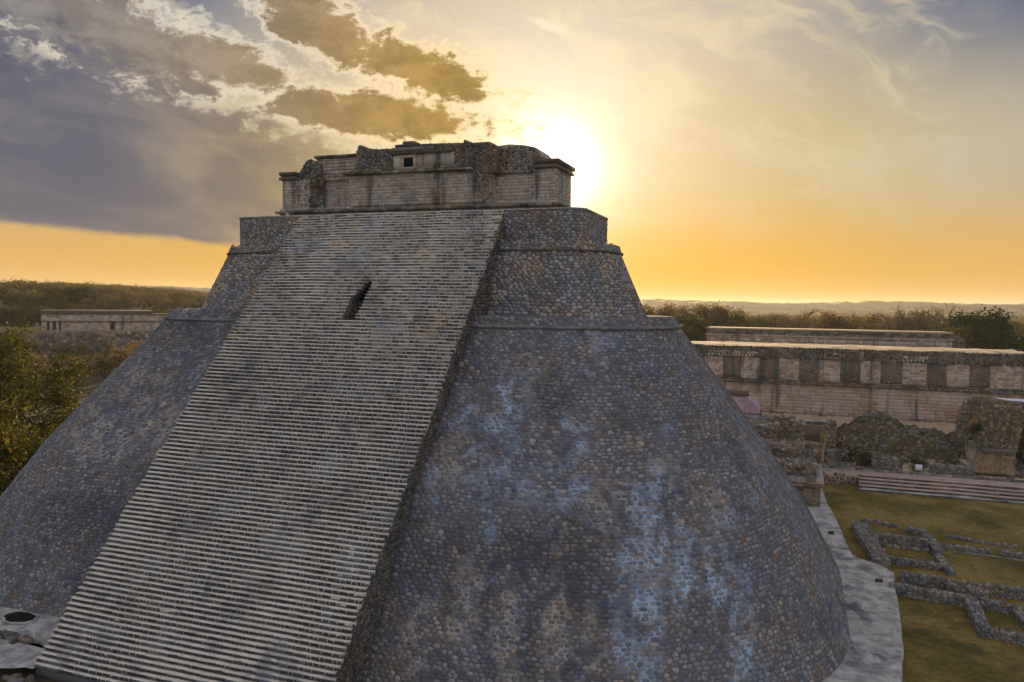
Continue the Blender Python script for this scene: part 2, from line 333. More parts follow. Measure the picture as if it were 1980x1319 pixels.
def leaf_mat(name, stops, trans=0.35):
    m, t, b = material(name, 0.7, 0.15)
    c = t.ramp(attr(t, 'rnd'), stops); oi = t.node('ShaderNodeObjectInfo').outputs['Random']
    c = t.mix(1.0, c, t.ramp(oi, [(0.0, (0.75, 0.8, 0.8)), (0.5, (1.0, 1.0, 1.0)), (1.0, (1.25, 1.1, 0.9))]), 'MULTIPLY')
    t.set(b.inputs['Base Color'], c)
    tr = t.node('ShaderNodeBsdfTranslucent'); t.set(tr.inputs[0], c)
    mx = t.node('ShaderNodeMixShader'); mx.inputs[0].default_value = trans
    t.l.new(b.outputs[0], mx.inputs[1]); t.l.new(tr.outputs[0], mx.inputs[2])
    t.l.new(mx.outputs[0], t.n['Material Output'].inputs['Surface']); return m
M_LEAFY = leaf_mat('yellow_green_leaf', [(0, (0.034, 0.038, 0.008)), (0.5, (0.085, 0.084, 0.014)), (0.85, (0.13, 0.12, 0.018)), (1, (0.21, 0.175, 0.026))], 0.4)
M_LDRY = leaf_mat('dry_leaf', [(0, (0.08, 0.058, 0.025)), (0.5, (0.18, 0.13, 0.05)), (1, (0.28, 0.195, 0.07))], 0.45)
M_LDARK = leaf_mat('dark_leaf', [(0, (0.010, 0.024, 0.008)), (0.6, (0.022, 0.046, 0.012)), (1, (0.045, 0.07, 0.016))], 0.12)
M_BARK = plain_mat('bark', (0.07, 0.055, 0.04), (0.13, 0.105, 0.08), 3.0)

# ------------------------------------------------------------------ stone coursing
TH = np.linspace(0, 2*np.pi, 10, endpoint=False)+0.2
def stone_cells(P, Ts, Tv, N, rows, gap=0.05, h=(0.05, 0.10), rmax=0.5, vh=None, inner=0.86, sink=0.03):
    """irregular fitted stones around the points P (grouped in rows): per-stone vertex blocks"""
    n = len(P); K = len(TH); r = np.full((n, K), rmax); cs, sn = np.cos(TH), np.sin(TH)
    for j, idx in enumerate(rows):
        if not len(idx): continue
        cand = np.concatenate([rows[k] for k in range(max(0, j-2), min(len(rows), j+3))])
        for a in range(0, len(idx), 150):
            ii = idx[a:a+150]
            D = P[cand][None]-P[ii][:, None]
            du = (D*Ts[ii][:, None]).sum(-1); dv = (D*Tv[ii][:, None]).sum(-1); d2 = du*du+dv*dv
            for k in range(K):
                dot = du*cs[k]+dv*sn[k]
                q = np.where(dot > 1e-5, d2/np.maximum(dot, 1e-5)/2, 9.0)
                r[ii, k] = np.minimum(rmax, q.min(1))
    if vh is not None:                       # coursed work: blunt rectangles between their neighbours in the course
        a0 = np.full((n, 2), rmax)
        for idx in rows:
            if len(idx) > 1:
                d = np.linalg.norm(np.diff(P[idx], axis=0), axis=1)/2; a0[idx[:-1], 1] = np.minimum(d, rmax); a0[idx[1:], 0] = np.minimum(d, rmax)
        pw_ = rng.uniform(3.0, 7.0, (n, 1)); bb = vh*rng.uniform(0.84, 1.15, (n, 2))
        ax = np.where(cs[None] >= 0, a0[:, 1:], a0[:, :1]); ay = np.where(sn[None] >= 0, bb[:, 1:], bb[:, :1])
        rq = (np.abs(cs/ax)**pw_+np.abs(sn/ay)**pw_)**(-1/pw_)
        r = np.where(rng.random((n, 1)) < 0.72, np.minimum(rq, r*1.3), r)
    rs = (r*1.6+0.5*(np.roll(r, 1, 1)+np.roll(r, -1, 1)))/2.6
    r = np.minimum(r, rs)-gap/2*rng.uniform(0.4, 1.4, (n, 1)); r = np.maximum(r, 0.03)
    r *= rng.uniform(0.95, 1.0, r.shape)
    hh = rng.uniform(*h, (n, 1))
    def ring(s, off): return (P[:, None]+(r*s*cs)[..., None]*Ts[:, None]+(r*s*sn)[..., None]*Tv[:, None]+off[..., None]*N[:, None])
    tilt = rng.normal(0, 0.22, (n, 2))
    o1 = np.full((n, K), -sink)
    o2 = hh*(0.92+0*cs)+(tilt[:, :1]*cs+tilt[:, 1:]*sn)*hh*0.9+rng.normal(0, 0.10, (n, K))*hh
    V = np.concatenate([ring(1.0, o1), ring(inner, o2), (P+N*hh)[:, None]], 1)   # (n, 2K+1, 3)
    k = np.arange(K); k2 = (k+1) % K
    Q = np.stack([k, k2, K+k2, K+k], -1); T = np.stack([K+k, K+k2, np.full(K, 2*K)], -1)
    return V, Q, T
def blocks_join(V, Q, T):
    n, m = V.shape[:2]; off = (np.arange(n)*m)[:, None, None]
    fs = [(Q[None]+off).reshape(-1, 4)] if len(Q) else []
    if len(T): fs.append((T[None]+off).reshape(-1, 3))
    return V.reshape(-1, 3), fs
def emit(V, Q, T, mat, parent, name, attrs, n_ind=0, smooth=False, stuff='stone_facing'):
    """the n_ind pieces that show largest become parts of their own, the rest one 'stuff' part"""
    n = len(V)
    if n == 0: return
    ind = np.zeros(0, int)
    if n_ind:
        c = V.mean(1); q = proj(c); sz = np.linalg.norm(V.max(1)-V.min(1), axis=1)/np.maximum(q[:, 2], 1)
        vis = (q[:, 0] > 5) & (q[:, 0] < IW-5) & (q[:, 1] > 5) & (q[:, 1] < IH-5) & (q[:, 2] > 1)
        nv = np.einsum('ij,ij->i', np.cross(V[:, 1]-V[:, 0], V[:, -1]-V[:, 0]), CAM-c)
        sz = np.where(vis, sz, 0)
        ind = np.argsort(-sz)[:n_ind]; ind = ind[sz[ind] > 0]
    rest = np.setdiff1d(np.arange(n), ind)
    for i in ind:
        fs = [Q] if len(Q) else []
        if len(T): fs = fs+[T]
        build(name, V[i], fs, mat, parent, {k: np.full(V.shape[1], a[i]) for k, a in attrs.items()}, smooth)
    if len(rest):
        VV, fs = blocks_join(V[rest], Q, T)
        build(stuff, VV, fs, mat, parent, {k: np.repeat(a[rest], V.shape[1]) for k, a in attrs.items()}, smooth, 'stuff')
def in_poly(poly, u, v):
    poly = np.asarray(poly, float); c = np.zeros(np.shape(u), bool); m = len(poly)
    for i in range(m):
        (x1, y1), (x2, y2) = poly[i], poly[(i+1) % m]
        if y1 == y2: continue
        c ^= ((y1 > v) != (y2 > v)) & (u < (x2-x1)*(v-y1)/(y2-y1)+x1)
    return c
def unit(a): a = np.asarray(a, float); return a/np.linalg.norm(a)
def plane_rubble(parent, O, U, Vd, poly, size, mat, name='stone', n_ind=0, h=(0.03, 0.09), gap=0.03, stuff='rubble_facing', rfn=None):
    """fitted rubble over a flat polygon (u,v in metres from O)"""
    O = np.asarray(O, float); U = unit(U); Vd = unit(Vd); N = np.cross(U, Vd); poly = np.asarray(poly, float)
    w, hgt = size; lo, hi = poly.min(0), poly.max(0); pts = []; rows = []; n = 0
    v = lo[1]+hgt*0.5; j = 0
    while v < hi[1]:
        u = np.arange(lo[0]+w*(0.5 if j % 2 else 0.2), hi[0], w); u = u+rng.uniform(-0.32, 0.32, len(u))*w
        vv = v+rng.uniform(-0.22, 0.22, len(u))*hgt
        k = in_poly(poly, u, vv) & in_poly(poly, u, vv+0.42*hgt) & (rng.random(len(u)) > 0.03)
        u, vv = u[k], vv[k]; pts.append(np.c_[u, vv]); rows.append(np.arange(n, n+len(u))); n += len(u); v += hgt; j += 1
    if n == 0: return
    p = np.concatenate(pts); P = O+p[:, :1]*U+p[:, 1:]*Vd
    ones = np.ones((n, 1)); V, Q, T = stone_cells(P, ones*U, ones*Vd, ones*N, rows, gap, h, rmax=max(w, hgt)*0.62)
    at_ = {'rnd': rng.random(n)}
    if rfn: at_.update(rfn(P))
    emit(V, Q, T, mat, parent, name, at_, n_ind, True, stuff)
def plane_ashlar(parent, O, U, Vd, poly, size, mat, name='block', n_ind=0, proud=(0.02, 0.05), joint=0.025, stuff='block_facing', rfn=None):
    """coursed squared blocks over a flat polygon"""
    O = np.asarray(O, float); U = unit(U); Vd = unit(Vd); N = np.cross(U, Vd); poly = np.asarray(poly, float)
    w, hgt = size; lo, hi = poly.min(0), poly.max(0); v = lo[1]; B = []
    while v < hi[1]-hgt*0.4:
        hh = hgt*rng.uniform(0.85, 1.15)
        if v+hh > hi[1]-hgt*0.4: hh = hi[1]-v
        u = lo[0]-w*rng.random()
        while u < hi[0]:
            ww = w*rng.uniform(0.6, 1.5); a, b = max(u, lo[0]), min(u+ww, hi[0])
            if b-a > 0.08 and in_poly(poly, np.array([(a+b)/2]), np.array([v+hh/2]))[0]: B.append((a, b, v, v+hh))
            u += ww
        v += hh
    if not B: return
    B = np.array(B); n = len(B); g = joint/2; bv = joint*0.9
    pr = rng.uniform(*proud, n)
    def corner(a, b, off): return O+a[:, None]*U+b[:, None]*Vd+off[:, None]*N
    jt = lambda: rng.uniform(-g*0.6, g*0.6, n)
    a, b, c, d = B.T; z = np.full(n, -0.03)
    back = [corner(a+g, c+g, z), corner(b-g, c+g, z), corner(b-g, d-g, z), corner(a+g, d-g, z)]
    fr = [corner(a+g+bv+jt(), c+g+bv+jt(), pr), corner(b-g-bv+jt(), c+g+bv+jt(), pr), corner(b-g-bv+jt(), d-g-bv+jt(), pr), corner(a+g+bv+jt(), d-g-bv+jt(), pr)]
    V = np.stack(back+fr, 1); Q = np.array([(4, 5, 6, 7), (0, 1, 5, 4), (1, 2, 6, 5), (2, 3, 7, 6), (3, 0, 4, 7)])
    at_ = {'rnd': rng.random(n)}
    if rfn: at_.update(rfn(V.mean(1)))
    emit(V, Q, np.zeros((0, 3), int), mat, parent, name, at_, n_ind, False, stuff)

# ------------------------------------------------------------------ the pyramid
HW = 9.705                                   # half width of the stairway
NST, RIS = 118, 0.25; TRD = RIS*0.9016       # steps
CY = 30.0
def lv(z, F, A, R, cy=CY): return dict(z=z, F=F, A=A, R=R, cy=cy)
def lower(z):
    return lv(z, float(np.interp(z, [0, 5, 10, 15, 18, 20.2], [4.7, 7.6, 11.1, 15.5, 18.3, 20.1])),
              float(np.interp(z, [0, 5, 10, 15, 20.2], [36.05, 33.5, 30.3, 26.8, 23.2])), float(np.interp(z, [0, 20.2], [19, 9])))
def upper(z):
    return lv(z, float(np.interp(z, [21, 26.1], [22.9, 25.1])), float(np.interp(z, [21, 26.1], [20.3, 18.2])), float(np.interp(z, [21, 26.1], [6.5, 5.0])), 30.6)
def ring_pos(w, L, sgn):
    """w: 0-1 front flat from x=0, 1-2 front corner, 2-3 side, 3-4 rear corner, 4-5 rear flat"""
    w = np.asarray(w, float); A = L['A']+(0.7 if sgn < 0 else 0.0); F, R = L['F'], L['R']; B = 2*L['cy']-F
    x = np.zeros(w.shape); y = np.zeros(w.shape)
    a = w <= 1; x[a] = w[a]*(A-R); y[a] = F
    a = (w > 1) & (w <= 2); t = (w[a]-1)*np.pi/2; x[a] = A-R+R*np.sin(t); y[a] = F+R-R*np.cos(t)
    a = (w > 2) & (w <= 3); x[a] = A; y[a] = F+R+(w[a]-2)*(B-F-2*R)
    a = (w > 3) & (w <= 4); t = (w[a]-3)*np.pi/2; x[a] = A-R+R*np.cos(t); y[a] = B-R+R*np.sin(t)
    a = w > 4; x[a] = (A-R)*(5-w[a]); y[a] = B
    return np.stack([x*sgn, y, np.full(w.shape, L['z'])], -1)
WS = np.concatenate([np.linspace(0, 1, 50), np.linspace(1, 2, 90)[1:], np.linspace(2, 3, 8)[1:], np.linspace(3, 4, 20)[1:], np.linspace(4, 5, 6)[1:]])
def full_ring(L):
    r = ring_pos(WS, L, 1); l = ring_pos(WS, L, -1)
    return np.concatenate([r, l[::-1][1:-1]])
# weathering drawn on the stones themselves: pale mortar runs, dark lichen areas
BLUE = [(1245, 1120, 44, 190, 1.0), (1222, 1265, 46, 90, 0.9), (1262, 960, 26, 50, 0.95), (1320, 1085, 26, 100, 0.75), (1392, 1110, 30, 110, 0.85), (1430, 1235, 36, 120, 0.8), (1482, 1290, 24, 60, 0.5),
        (930, 960, 40, 90, 0.65), (985, 900, 40, 110, 0.6), (1110, 900, 36, 120, 0.6), (1090, 1000, 50, 45, 0.5), (835, 965, 22, 70, 0.55), (1155, 740, 22, 140, 0.4), (990, 770, 45, 50, 0.5), (900, 825, 28, 90, 0.45),
        (1045, 850, 18, 90, 0.4), (330, 930, 22, 110, 0.4), (400, 770, 18, 110, 0.4), (1460, 900, 24, 80, 0.35), (1530, 1010, 22, 80, 0.3), (1370, 760, 18, 80, 0.3), (1290, 860, 20, 90, 0.3), (240, 900, 30, 80, 0.3)]
TAN = [(905, 1160, 34, 80, 0.8), (985, 1220, 27, 110, 0.85), (1075, 1200, 25, 120, 0.85), (800, 1235, 36, 80, 0.6), (1145, 1240, 26, 80, 0.6), (870, 900, 40, 70, 0.55), (1180, 990, 60, 70, 0.55), (1350, 960, 60, 60, 0.45),
       (1300, 920, 70, 60, 0.4), (200, 850, 70, 60, 0.6), (300, 800, 45, 80, 0.6), (100, 960, 50, 40, 0.3), (270, 740, 40, 40, 0.5), (1010, 720, 60, 50, 0.45), (1540, 1150, 40, 80, 0.3)]
DARK = [(1070, 790, 50, 40, 0.55), (1030, 1060, 110, 60, 0.6), (880, 1080, 60, 60, 0.45), (1100, 1110, 60, 70, 0.55), (150, 1000, 90, 60, 0.6), (190, 1130, 60, 60, 0.6), (360, 650, 50, 25, 0.5),
        (1180, 1050, 30, 40, 0.4), (940, 1190, 14, 90, 0.5), (1030, 1250, 16, 80, 0.5), (1160, 1180, 20, 90, 0.5), (560, 720, 90, 60, 0.5), (640, 760, 90, 60, 0.4)]
def stains(P):
    q = proj(P); n1 = fbm(P*np.array([1, 1, 0.35]), 0.9, 3); n2 = fbm(P+40, 0.35, 3)
    wx = (fbm(P+7, 0.8, 3)-0.5)*46; wy = (fbm(P+17, 0.8, 3)-0.5)*90; br = np.clip((fbm(P+31, 2.2, 2)-0.26)*3.2, 0.12, 1.1)
    def f(L):
        r = np.zeros(len(P))
        for (x, y, sx, sy, a) in L:
            r = np.maximum(r, a*np.clip(1.7-np.sqrt(((q[:, 0]-x+wx)/sx)**2+((q[:, 1]-y+wy)/sy)**2)*1.15, 0, 1))
        return r
    n3 = fbm(P*np.array([1, 1, 0.12]), 1.1, 3); bl = np.clip(f(BLUE)*br*np.clip((n3-0.30)*4.0, 0.35, 1.1)+np.clip((n2-0.60)*3, 0, 0.5)*0.5, 0, 1); tn = np.clip(f(TAN)*br, 0, 1)
    dk = np.clip(f(DARK)*(0.5+0.8*n2)+np.clip((0.40-n2)*2.2, 0, 0.3), 0, 1)
    return {'bl': bl, 'dk': dk, 'tan': tn}
pyr = empty('stepped_pyramid', 'huge rounded stone pyramid with one steep stairway rising to the temple', 'pyramid', loc=(0, 0, 0))
def shell(name, levels, mat, parent, stain=True, smooth=True):
    R = [full_ring(L) for L in levels]; V = np.concatenate(R); nu = len(R[0])
    at_ = stains(V) if stain else {'rnd': rng.random(len(V))}
    return build(name, V, [grid_faces(nu, len(levels), True)], mat, parent, at_, smooth)
def wall_stones(levfn, z0, z1, dz, w, sgn, parent, mat, wmax, n_ind=0, x0=HW+0.12, h=(0.014, 0.045), gap=0.020, darks=True, seedoff=0, flat=1.0):
    zs = np.arange(z0+dz/2, z1, dz); Ps = []; Ts = []; Tv = []; rows = []; n = 0
    wf = np.linspace(0, wmax, 500)
    wv = rng.uniform(0, 99)
    for j, z in enumerate(zs):
        L = levfn(z); L2 = levfn(z+0.05); c = ring_pos(wf, L, sgn); s = np.concatenate([[0], np.cumsum(np.linalg.norm(np.diff(c, axis=0), axis=1))])
        a = s[-1]; u = np.arange(x0+w*(0.25 if j % 2 else 0.7), a, w); u = u+rng.uniform(-0.36, 0.36, len(u))*w; u = u[rng.random(len(u)) > 0.07]
        ww = np.interp(u, s, wf); zz = z+rng.uniform(-0.15, 0.15, len(u))*dz+(fbm(np.c_[u*0.28+wv, np.full(len(u), z*0.35), u*0], 1.0, 3)-0.5)*dz*2.4
        p = ring_pos(ww, L, sgn); p2 = ring_pos(ww, L2, sgn); e = ring_pos(ww+0.002, L, sgn)-p
        up = (p2-p)/0.05; p = p+up*(zz-z)[:, None]
        Ps.append(p); Ts.append(e/np.linalg.norm(e, axis=1, keepdims=True)); Tv.append(up/np.linalg.norm(up, axis=1, keepdims=True))
        rows.append(np.arange(n, n+len(u))); n += len(u)
    P = np.concatenate(Ps); Ts = np.concatenate(Ts); Tv = np.concatenate(Tv)
    N = np.cross(Ts, Tv); N /= np.linalg.norm(N, axis=1, keepdims=True)
    if sgn < 0: Ts = -Ts; N = -N; rows = [r_[::-1] for r_ in rows]
    V, Q, T = stone_cells(P, Ts, Tv, N, rows, gap, h, rmax=w*0.95, vh=dz/abs(Tv[0][2])*0.56)
    st = stains(P); rnd = np.clip(rng.random(n)**1.15, 0, 1)
    emit(V, Q, T, mat, parent, 'stone', {'rnd': rnd, 'bl': st['bl']*0.75*rng.random(n), 'dk': st['dk']*rng.uniform(0.4, 1.2, n)}, n_ind, False)
lb = shell('lower_body', [lower(z) for z in np.concatenate([[-0.7], np.linspace(0, 20.2, 100)])], M_MORTAR, pyr)
wall_stones(lower, 0.0, 20.05, 0.205, 0.42, 1, lb, M_STONE, 2.9, 300)
wall_stones(lower, 0.4, 20.05, 0.205, 0.42, -1, lb, M_STONE, 2.4)
# lower cornice: thin projecting lip, a low sloping band of stones and the walk on top
def grow(L, d, z): return lv(z, L['F']-d, L['A']+d, L['R'], L['cy'])
L0 = lower(20.2)
shell('cornice_lip', [grow(L0, 0.0, 20.12), grow(L0, 0.16, 20.16), grow(L0, 0.17, 20.36), grow(L0, 0.02, 20.38)], plain_mat('lip_stone', (0.19, 0.18, 0.18), (0.30, 0.285, 0.28), 1.5, c3=(0.16, 0.155, 0.16)), pyr, False)
bandf = lambda z: grow(L0, float(np.interp(z, [20.3, 21.05], [0.04, -0.55])), z)
cb = shell('cornice_band', [bandf(z) for z in (20.3, 20.55, 20.8, 21.05)]+[grow(upper(21.0), -0.2, 21.05)], M_MORTAR, pyr)
for s in (1, -1): wall_stones(bandf, 20.38, 21.06, 0.20, 0.42, s, cb, M_STONE, 2.6, h=(0.03, 0.07), gap=0.035)
ub = shell('upper_body', [upper(z) for z in np.linspace(20.9, 26.1, 16)], M_MORTAR, pyr)
for s in (1, -1): wall_stones(upper, 21.05, 26.05, 0.235, 0.43, s, ub, M_UPPER, 2.8, h=(0.04, 0.09), gap=0.03)
U0 = upper(26.1)
shell('upper_cornice_lip', [grow(U0, 0.0, 26.05), grow(U0, 0.14, 26.08), grow(U0, 0.15, 26.24), grow(U0, 0.02, 26.26)], M_FLANK, pyr, False)
ubf = lambda z: grow(U0, float(np.interp(z, [26.2, 26.8], [0.04, -0.12])), z)
uc = shell('upper_cornice_band', [ubf(z) for z in (26.2, 26.4, 26.6, 26.8)]+[lv(26.82, 26.7, 16.0, 1.3, 31.3)], M_MORTAR, pyr)
for s in (1, -1): wall_stones(ubf, 26.25, 26.82, 0.185, 0.36, s, uc, M_UPPER, 2.8, h=(0.03, 0.06), gap=0.03)
topf = lambda z: lv(z, 26.5, 16.2, 1.4, 31.3)
pw = shell('platform_wall', [topf(26.7), topf(28.0), topf(29.5), lv(29.52, 28.0, 14.5, 1.2, 31.3), lv(29.52, 30.9, 4.0, 0.3, 31.3)], M_MORTAR, pyr, smooth=False)
for s in (1, -1): wall_stones(topf, 26.82, 29.38, 0.23, 0.44, s, pw, M_UPPER, 3.0, x0=HW-1, h=(0.008, 0.022), gap=0.022)
shell('platform_coping', [grow(topf(0), -0.03, 29.36), grow(topf(0), 0.05, 29.37), grow(topf(0), 0.05, 29.53), grow(topf(0), -0.6, 29.535)], M_UPPER, pyr, False, False)

# ------------------------------------------------------------------ the stairway
SL = TRD/RIS
TOPZ = NST*RIS
slot_a, slot_b = 78, 92                     # steps cut away by the passage mouth
def on_stair(px, py):                       # photo pixel -> point on the stair plane y = z*SL
    d = FV+RV*(px-IW/2)/FPX-UV_*(py-IH/2)/FPX; k = (CAM[2]*SL-CAM[1])/(d[1]-d[2]*SL); return CAM+d*k
SA = on_stair(660, 616); SB = on_stair(687, 617); STP = on_stair(706, 547)
slot_a = int(round(SA[2]/RIS)); slot_b = int(round(STP[2]/RIS)); sx0, sx1 = SA[0], SB[0]
def slot_at(i):                             # x-range open at step i (narrows at the top like a corbel)
    if i < slot_a or i >= slot_b: return None
    k = (i-slot_a)/max(1, slot_b-slot_a); c = 0.0 if k < 0.45 else (k-0.45)/0.55
    return (sx0+(sx1-sx0)*c*0.75, sx1)
core = []
zz0 = 0.0
sw = MB()
# solid core in three runs so that the passage stays open
def prism(x0, x1, za, zb, yb=30.5):
    V = []
    for x in (x0, x1): V += [(x, za*SL+0.03, za), (x, zb*SL+0.03, zb), (x, yb, zb), (x, yb, za)]
    sw.add(V, [(0, 3, 2, 1), (4, 5, 6, 7), (0, 1, 5, 4), (1, 2, 6, 5), (2, 3, 7, 6), (3, 0, 4, 7)], r=0.4)
za, zb = slot_a*RIS, slot_b*RIS
prism(-HW, HW, 0.0, za); sw.box(-HW, HW, 0.06, 6, -0.7, -0.001, .4); prism(-HW, HW, zb, TOPZ-0.01)
prism(-HW, sx0, za, zb); prism(sx1, HW, za, zb)
stair = sw.build('stairway', M_MORTAR, pyr)
# the passage: side walls, corbelled roof, back
pm = MB()
pm.box(sx0-0.02, sx1+0.02, SA[1]+3.2, SA[1]+3.4, za, zb, 0.3)
for i in range(slot_a, slot_b):
    a, b = slot_at(i)
    if a > sx0+0.02: pm.box(sx0-0.01, a, i*TRD+0.05, SA[1]+3.3, i*RIS, (i+1)*RIS-0.002, 0.4)
pm.build('passage_lining', M_FLANK, stair)
plane_rubble(stair, (sx0+0.005, SA[1]+0.2, za), (0, 1, 0), (0, 0, 1), [(0.15, 0), (3.0, 0), (3.0, 3.0), (2.8, 3.0)], (0.26, 0.2), M_FLANK, h=(0.02, 0.05))
RB = []; RR = []
def sag(x, z): return (fbm(np.c_[np.atleast_1d(x)*0.22, np.full(len(np.atleast_1d(x)), z*0.12), np.full(len(np.atleast_1d(x)), 3.3)], 1.0, 3)-0.5)*0.16
def wavy_slab(x0, x1, y0, y1, z0, z1, seed):
    n = max(3, int((x1-x0)/0.45)); x = np.linspace(x0, x1, n); r = np.random.default_rng(seed)
    wav = sag(x, z1); f = y0+r.normal(0, 0.012, n)+np.where(r.random(n) < 0.06, r.uniform(0.02, 0.07, n), 0)-wav*0.5; zt = z1+r.normal(0, 0.007, n)+wav; zt2 = zt+r.normal(0, 0.004, n)
    V = np.concatenate([np.c_[x, f, np.full(n, z0)], np.c_[x, f, zt], np.c_[x, np.full(n, y1), zt2], np.c_[x, np.full(n, y1), np.full(n, z0)]])
    Q = grid_faces(n, 4); e = [(0, n, 2*n, 3*n), (n-1, 4*n-1, 3*n-1, 2*n-1)]
    return V, np.concatenate([Q, e])
for i in range(NST):
    y = i*TRD; z = i*RIS; w = MB(); sl_ = slot_at(i)
    e0, e1 = -HW-rng.uniform(-0.05, 0.18), HW+rng.uniform(-0.02, 0.18)
    spans = [(e0, e1)] if sl_ is None else [(e0, sl_[0]+rng.uniform(-.06, .06)), (sl_[1]+rng.uniform(-.04, .08), e1)]
    for (a, b) in spans:
        V, Q = wavy_slab(a, b, y-0.012, y+TRD+0.045, z+RIS-0.055, z+RIS, i*7+1); w.add(V, Q, r=0.5)
        w.box(a+0.05, b-0.05, y+0.03, y+TRD+0.04, z+0.001, z+RIS-0.055, 0.5)
        u = a+0.03
        while u < b-0.1:
            ww = min(rng.choice([0.28, 0.36, 0.45, 0.55, 0.7])*rng.uniform(0.85, 1.15), b-0.02-u); g = rng.uniform(0.004, 0.016)
            if b-u-ww < 0.15: ww = b-0.02-u
            if ww > 0.07:
                dz_ = float(sag(u+ww/2, z+RIS)[0]); RB.append((u+g, u+ww-g, y+rng.uniform(-0.014, 0.018)-dz_*.5, y+0.06, z+0.003+rng.uniform(0, 0.02)+min(dz_, 0), z+RIS-0.05-rng.uniform(0.002, 0.03)+dz_))
            u += ww
    w.build('step', M_TREAD, stair)
RB = np.array(RB); n = len(RB); a, b, c, d, e, f = RB.T; j = lambda s: rng.uniform(-s, s, n)
bv = 0.02
pts = [np.stack(q, -1) for q in [(a, d, e), (b, d, e), (b, d, f), (a, d, f), (a+bv+j(.012), c, e+bv*.6+j(.008)), (b-bv+j(.012), c, e+bv*.6+j(.008)), (b-bv+j(.012), c+j(.006), f-bv*.6+j(.008)), (a+bv+j(.012), c+j(.006), f-bv*.6+j(.008))]]
V = np.stack(pts, 1); Q = np.array([(4, 5, 6, 7), (0, 1, 5, 4), (1, 2, 6, 5), (2, 3, 7, 6), (3, 0, 4, 7)])
Pm = V.mean(1); st = stains(Pm)
nd = fbm(Pm*np.array([1, 1, 1]), 0.30, 4); zf = Pm[:, 2]/TOPZ
# lichen-black zone in the middle heights, cleaner stone near the top
dk = np.clip((nd-0.40)*2.4, 0, 1)*np.interp(zf, [0, 0.45, 0.62, 0.75, 1], [0.6, 0.9, 0.9, 0.35, 0.25])*rng.uniform(0.3, 1.2, n)
rn = np.clip(rng.random(n)*np.interp(zf, [0, 0.5, 0.68, 1], [0.62, 0.72, 0.72, 0.7])+np.interp(zf, [0, 0.5, 0.66, 1], [0, 0.0, 0.28, 0.34]), 0, 1.0)
emit(V, Q, np.zeros((0, 3), int), M_RISER, stair, 'riser_stone', {'rnd': rn, 'dk': np.clip(dk+st['dk']*0.5, 0, 1), 'bl': np.clip((fbm(Pm+90, 0.5, 3)-0.62)*3, 0, 0.5)}, 300, False, 'riser_facing')
# flanks of the stairway
def flank_poly():
    zs = np.linspace(0, 20.1, 24); top = [(z*SL+0.10, z) for z in np.linspace(0, 29.2, 40)]
    back = [(lower(z)['F']+0.05, z) for z in zs]+[(20.7, 21.0), (22.9, 21.1), (25.1, 26.1), (25.0, 26.8), (26.45, 26.9), (26.5, 29.3)]
    return top+back[::-1]
fp = flank_poly()
plane_rubble(stair, (HW+0.005, 0, 0), (0, 1, 0), (0, 0, 1), fp, (0.30, 0.24), M_FLANK, h=(0.03, 0.10), gap=0.025, n_ind=60)
plane_rubble(stair, (-HW-0.005, 0, 0), (0, -1, 0), (0, 0, 1), [(-u, v) for u, v in fp], (0.34, 0.26), M_FLANK, h=(0.02, 0.05))

# ------------------------------------------------------------------ the temple on top
tem = empty('temple', 'ruined stone temple with a small square window crowning the pyramid', 'temple', loc=(0, 30, 29.5))
TF = 28.6                                    # centre block front
def tx(px, Y=29.0): return at(px, 340, 1, Y)[0]
m = MB(); m.box(-13.6, 13.5, 28.95, 34.2, 29.45, 29.98, 0.4); m.build('plinth', M_RUB, tem)
m = MB()
for k, x in enumerate(np.arange(-13.45, 13.4, 0.245)):
    a = np.linspace(0, np.pi, 5); r = 0.10+rng.uniform(-.012, .012); xx = x+rng.uniform(-.015, .015)
    V = np.concatenate([np.c_[xx-r*np.cos(a), 28.95-r*np.sin(a)*1.0, np.full(5, z)] for z in (29.50, 29.97)])
    m.add(V, grid_faces(5, 2), r=rng.random())
m.build('colonnette_row', M_ASH, tem, kind='stuff')
m = MB()
for k in range(40):
    x = -13.85+k*0.69; m.box(x, x+0.67, 28.55+rng.uniform(-.03, .03), 34.4, 29.98, 30.22+rng.uniform(-.015, .015), rng.random())
m.build('base_moulding', M_RUB, tem)
m = MB()
for k in range(34):
    x = -13.5+k*0.79; m.box(x, x+0.77, 28.72+rng.uniform(-.03, .03), 34.3, 30.235, 30.42+rng.uniform(-.02, .015), rng.random())
m.build('base_course', M_ASH, tem)
xl, xc0, xc1, xr0, xr1 = -13.35, tx(682), tx(925), tx(1032), 13.2
def solid(name, outline, y0, y1, mat, parent):
    n = len(outline); V = [(x, y0, z) for x, z in outline]+[(x, y1, z) for x, z in outline]
    me = bpy.data.meshes.new(name); off = wloc(parent)
    me.from_pydata([tuple(np.array(v)-off) for v in V], [], [tuple(range(n)), tuple(range(2*n-1, n-1, -1))]+[(i, i+n, (i+1) % n+n, (i+1) % n) for i in range(n)])
    me.materials.append(mat); a = me.attributes.new('rnd', 'FLOAT', 'POINT'); a.data.foreach_set('value', np.full(2*n, 0.35, np.float32))
    return link(bpy.data.objects.new(name, me), parent)
def zz(px, py, Y): return at(px, py, 1, Y)[2]
def out(pts, Y): return [(at(a, b, 1, Y)[0], at(a, b, 1, Y)[2]) for a, b in pts]
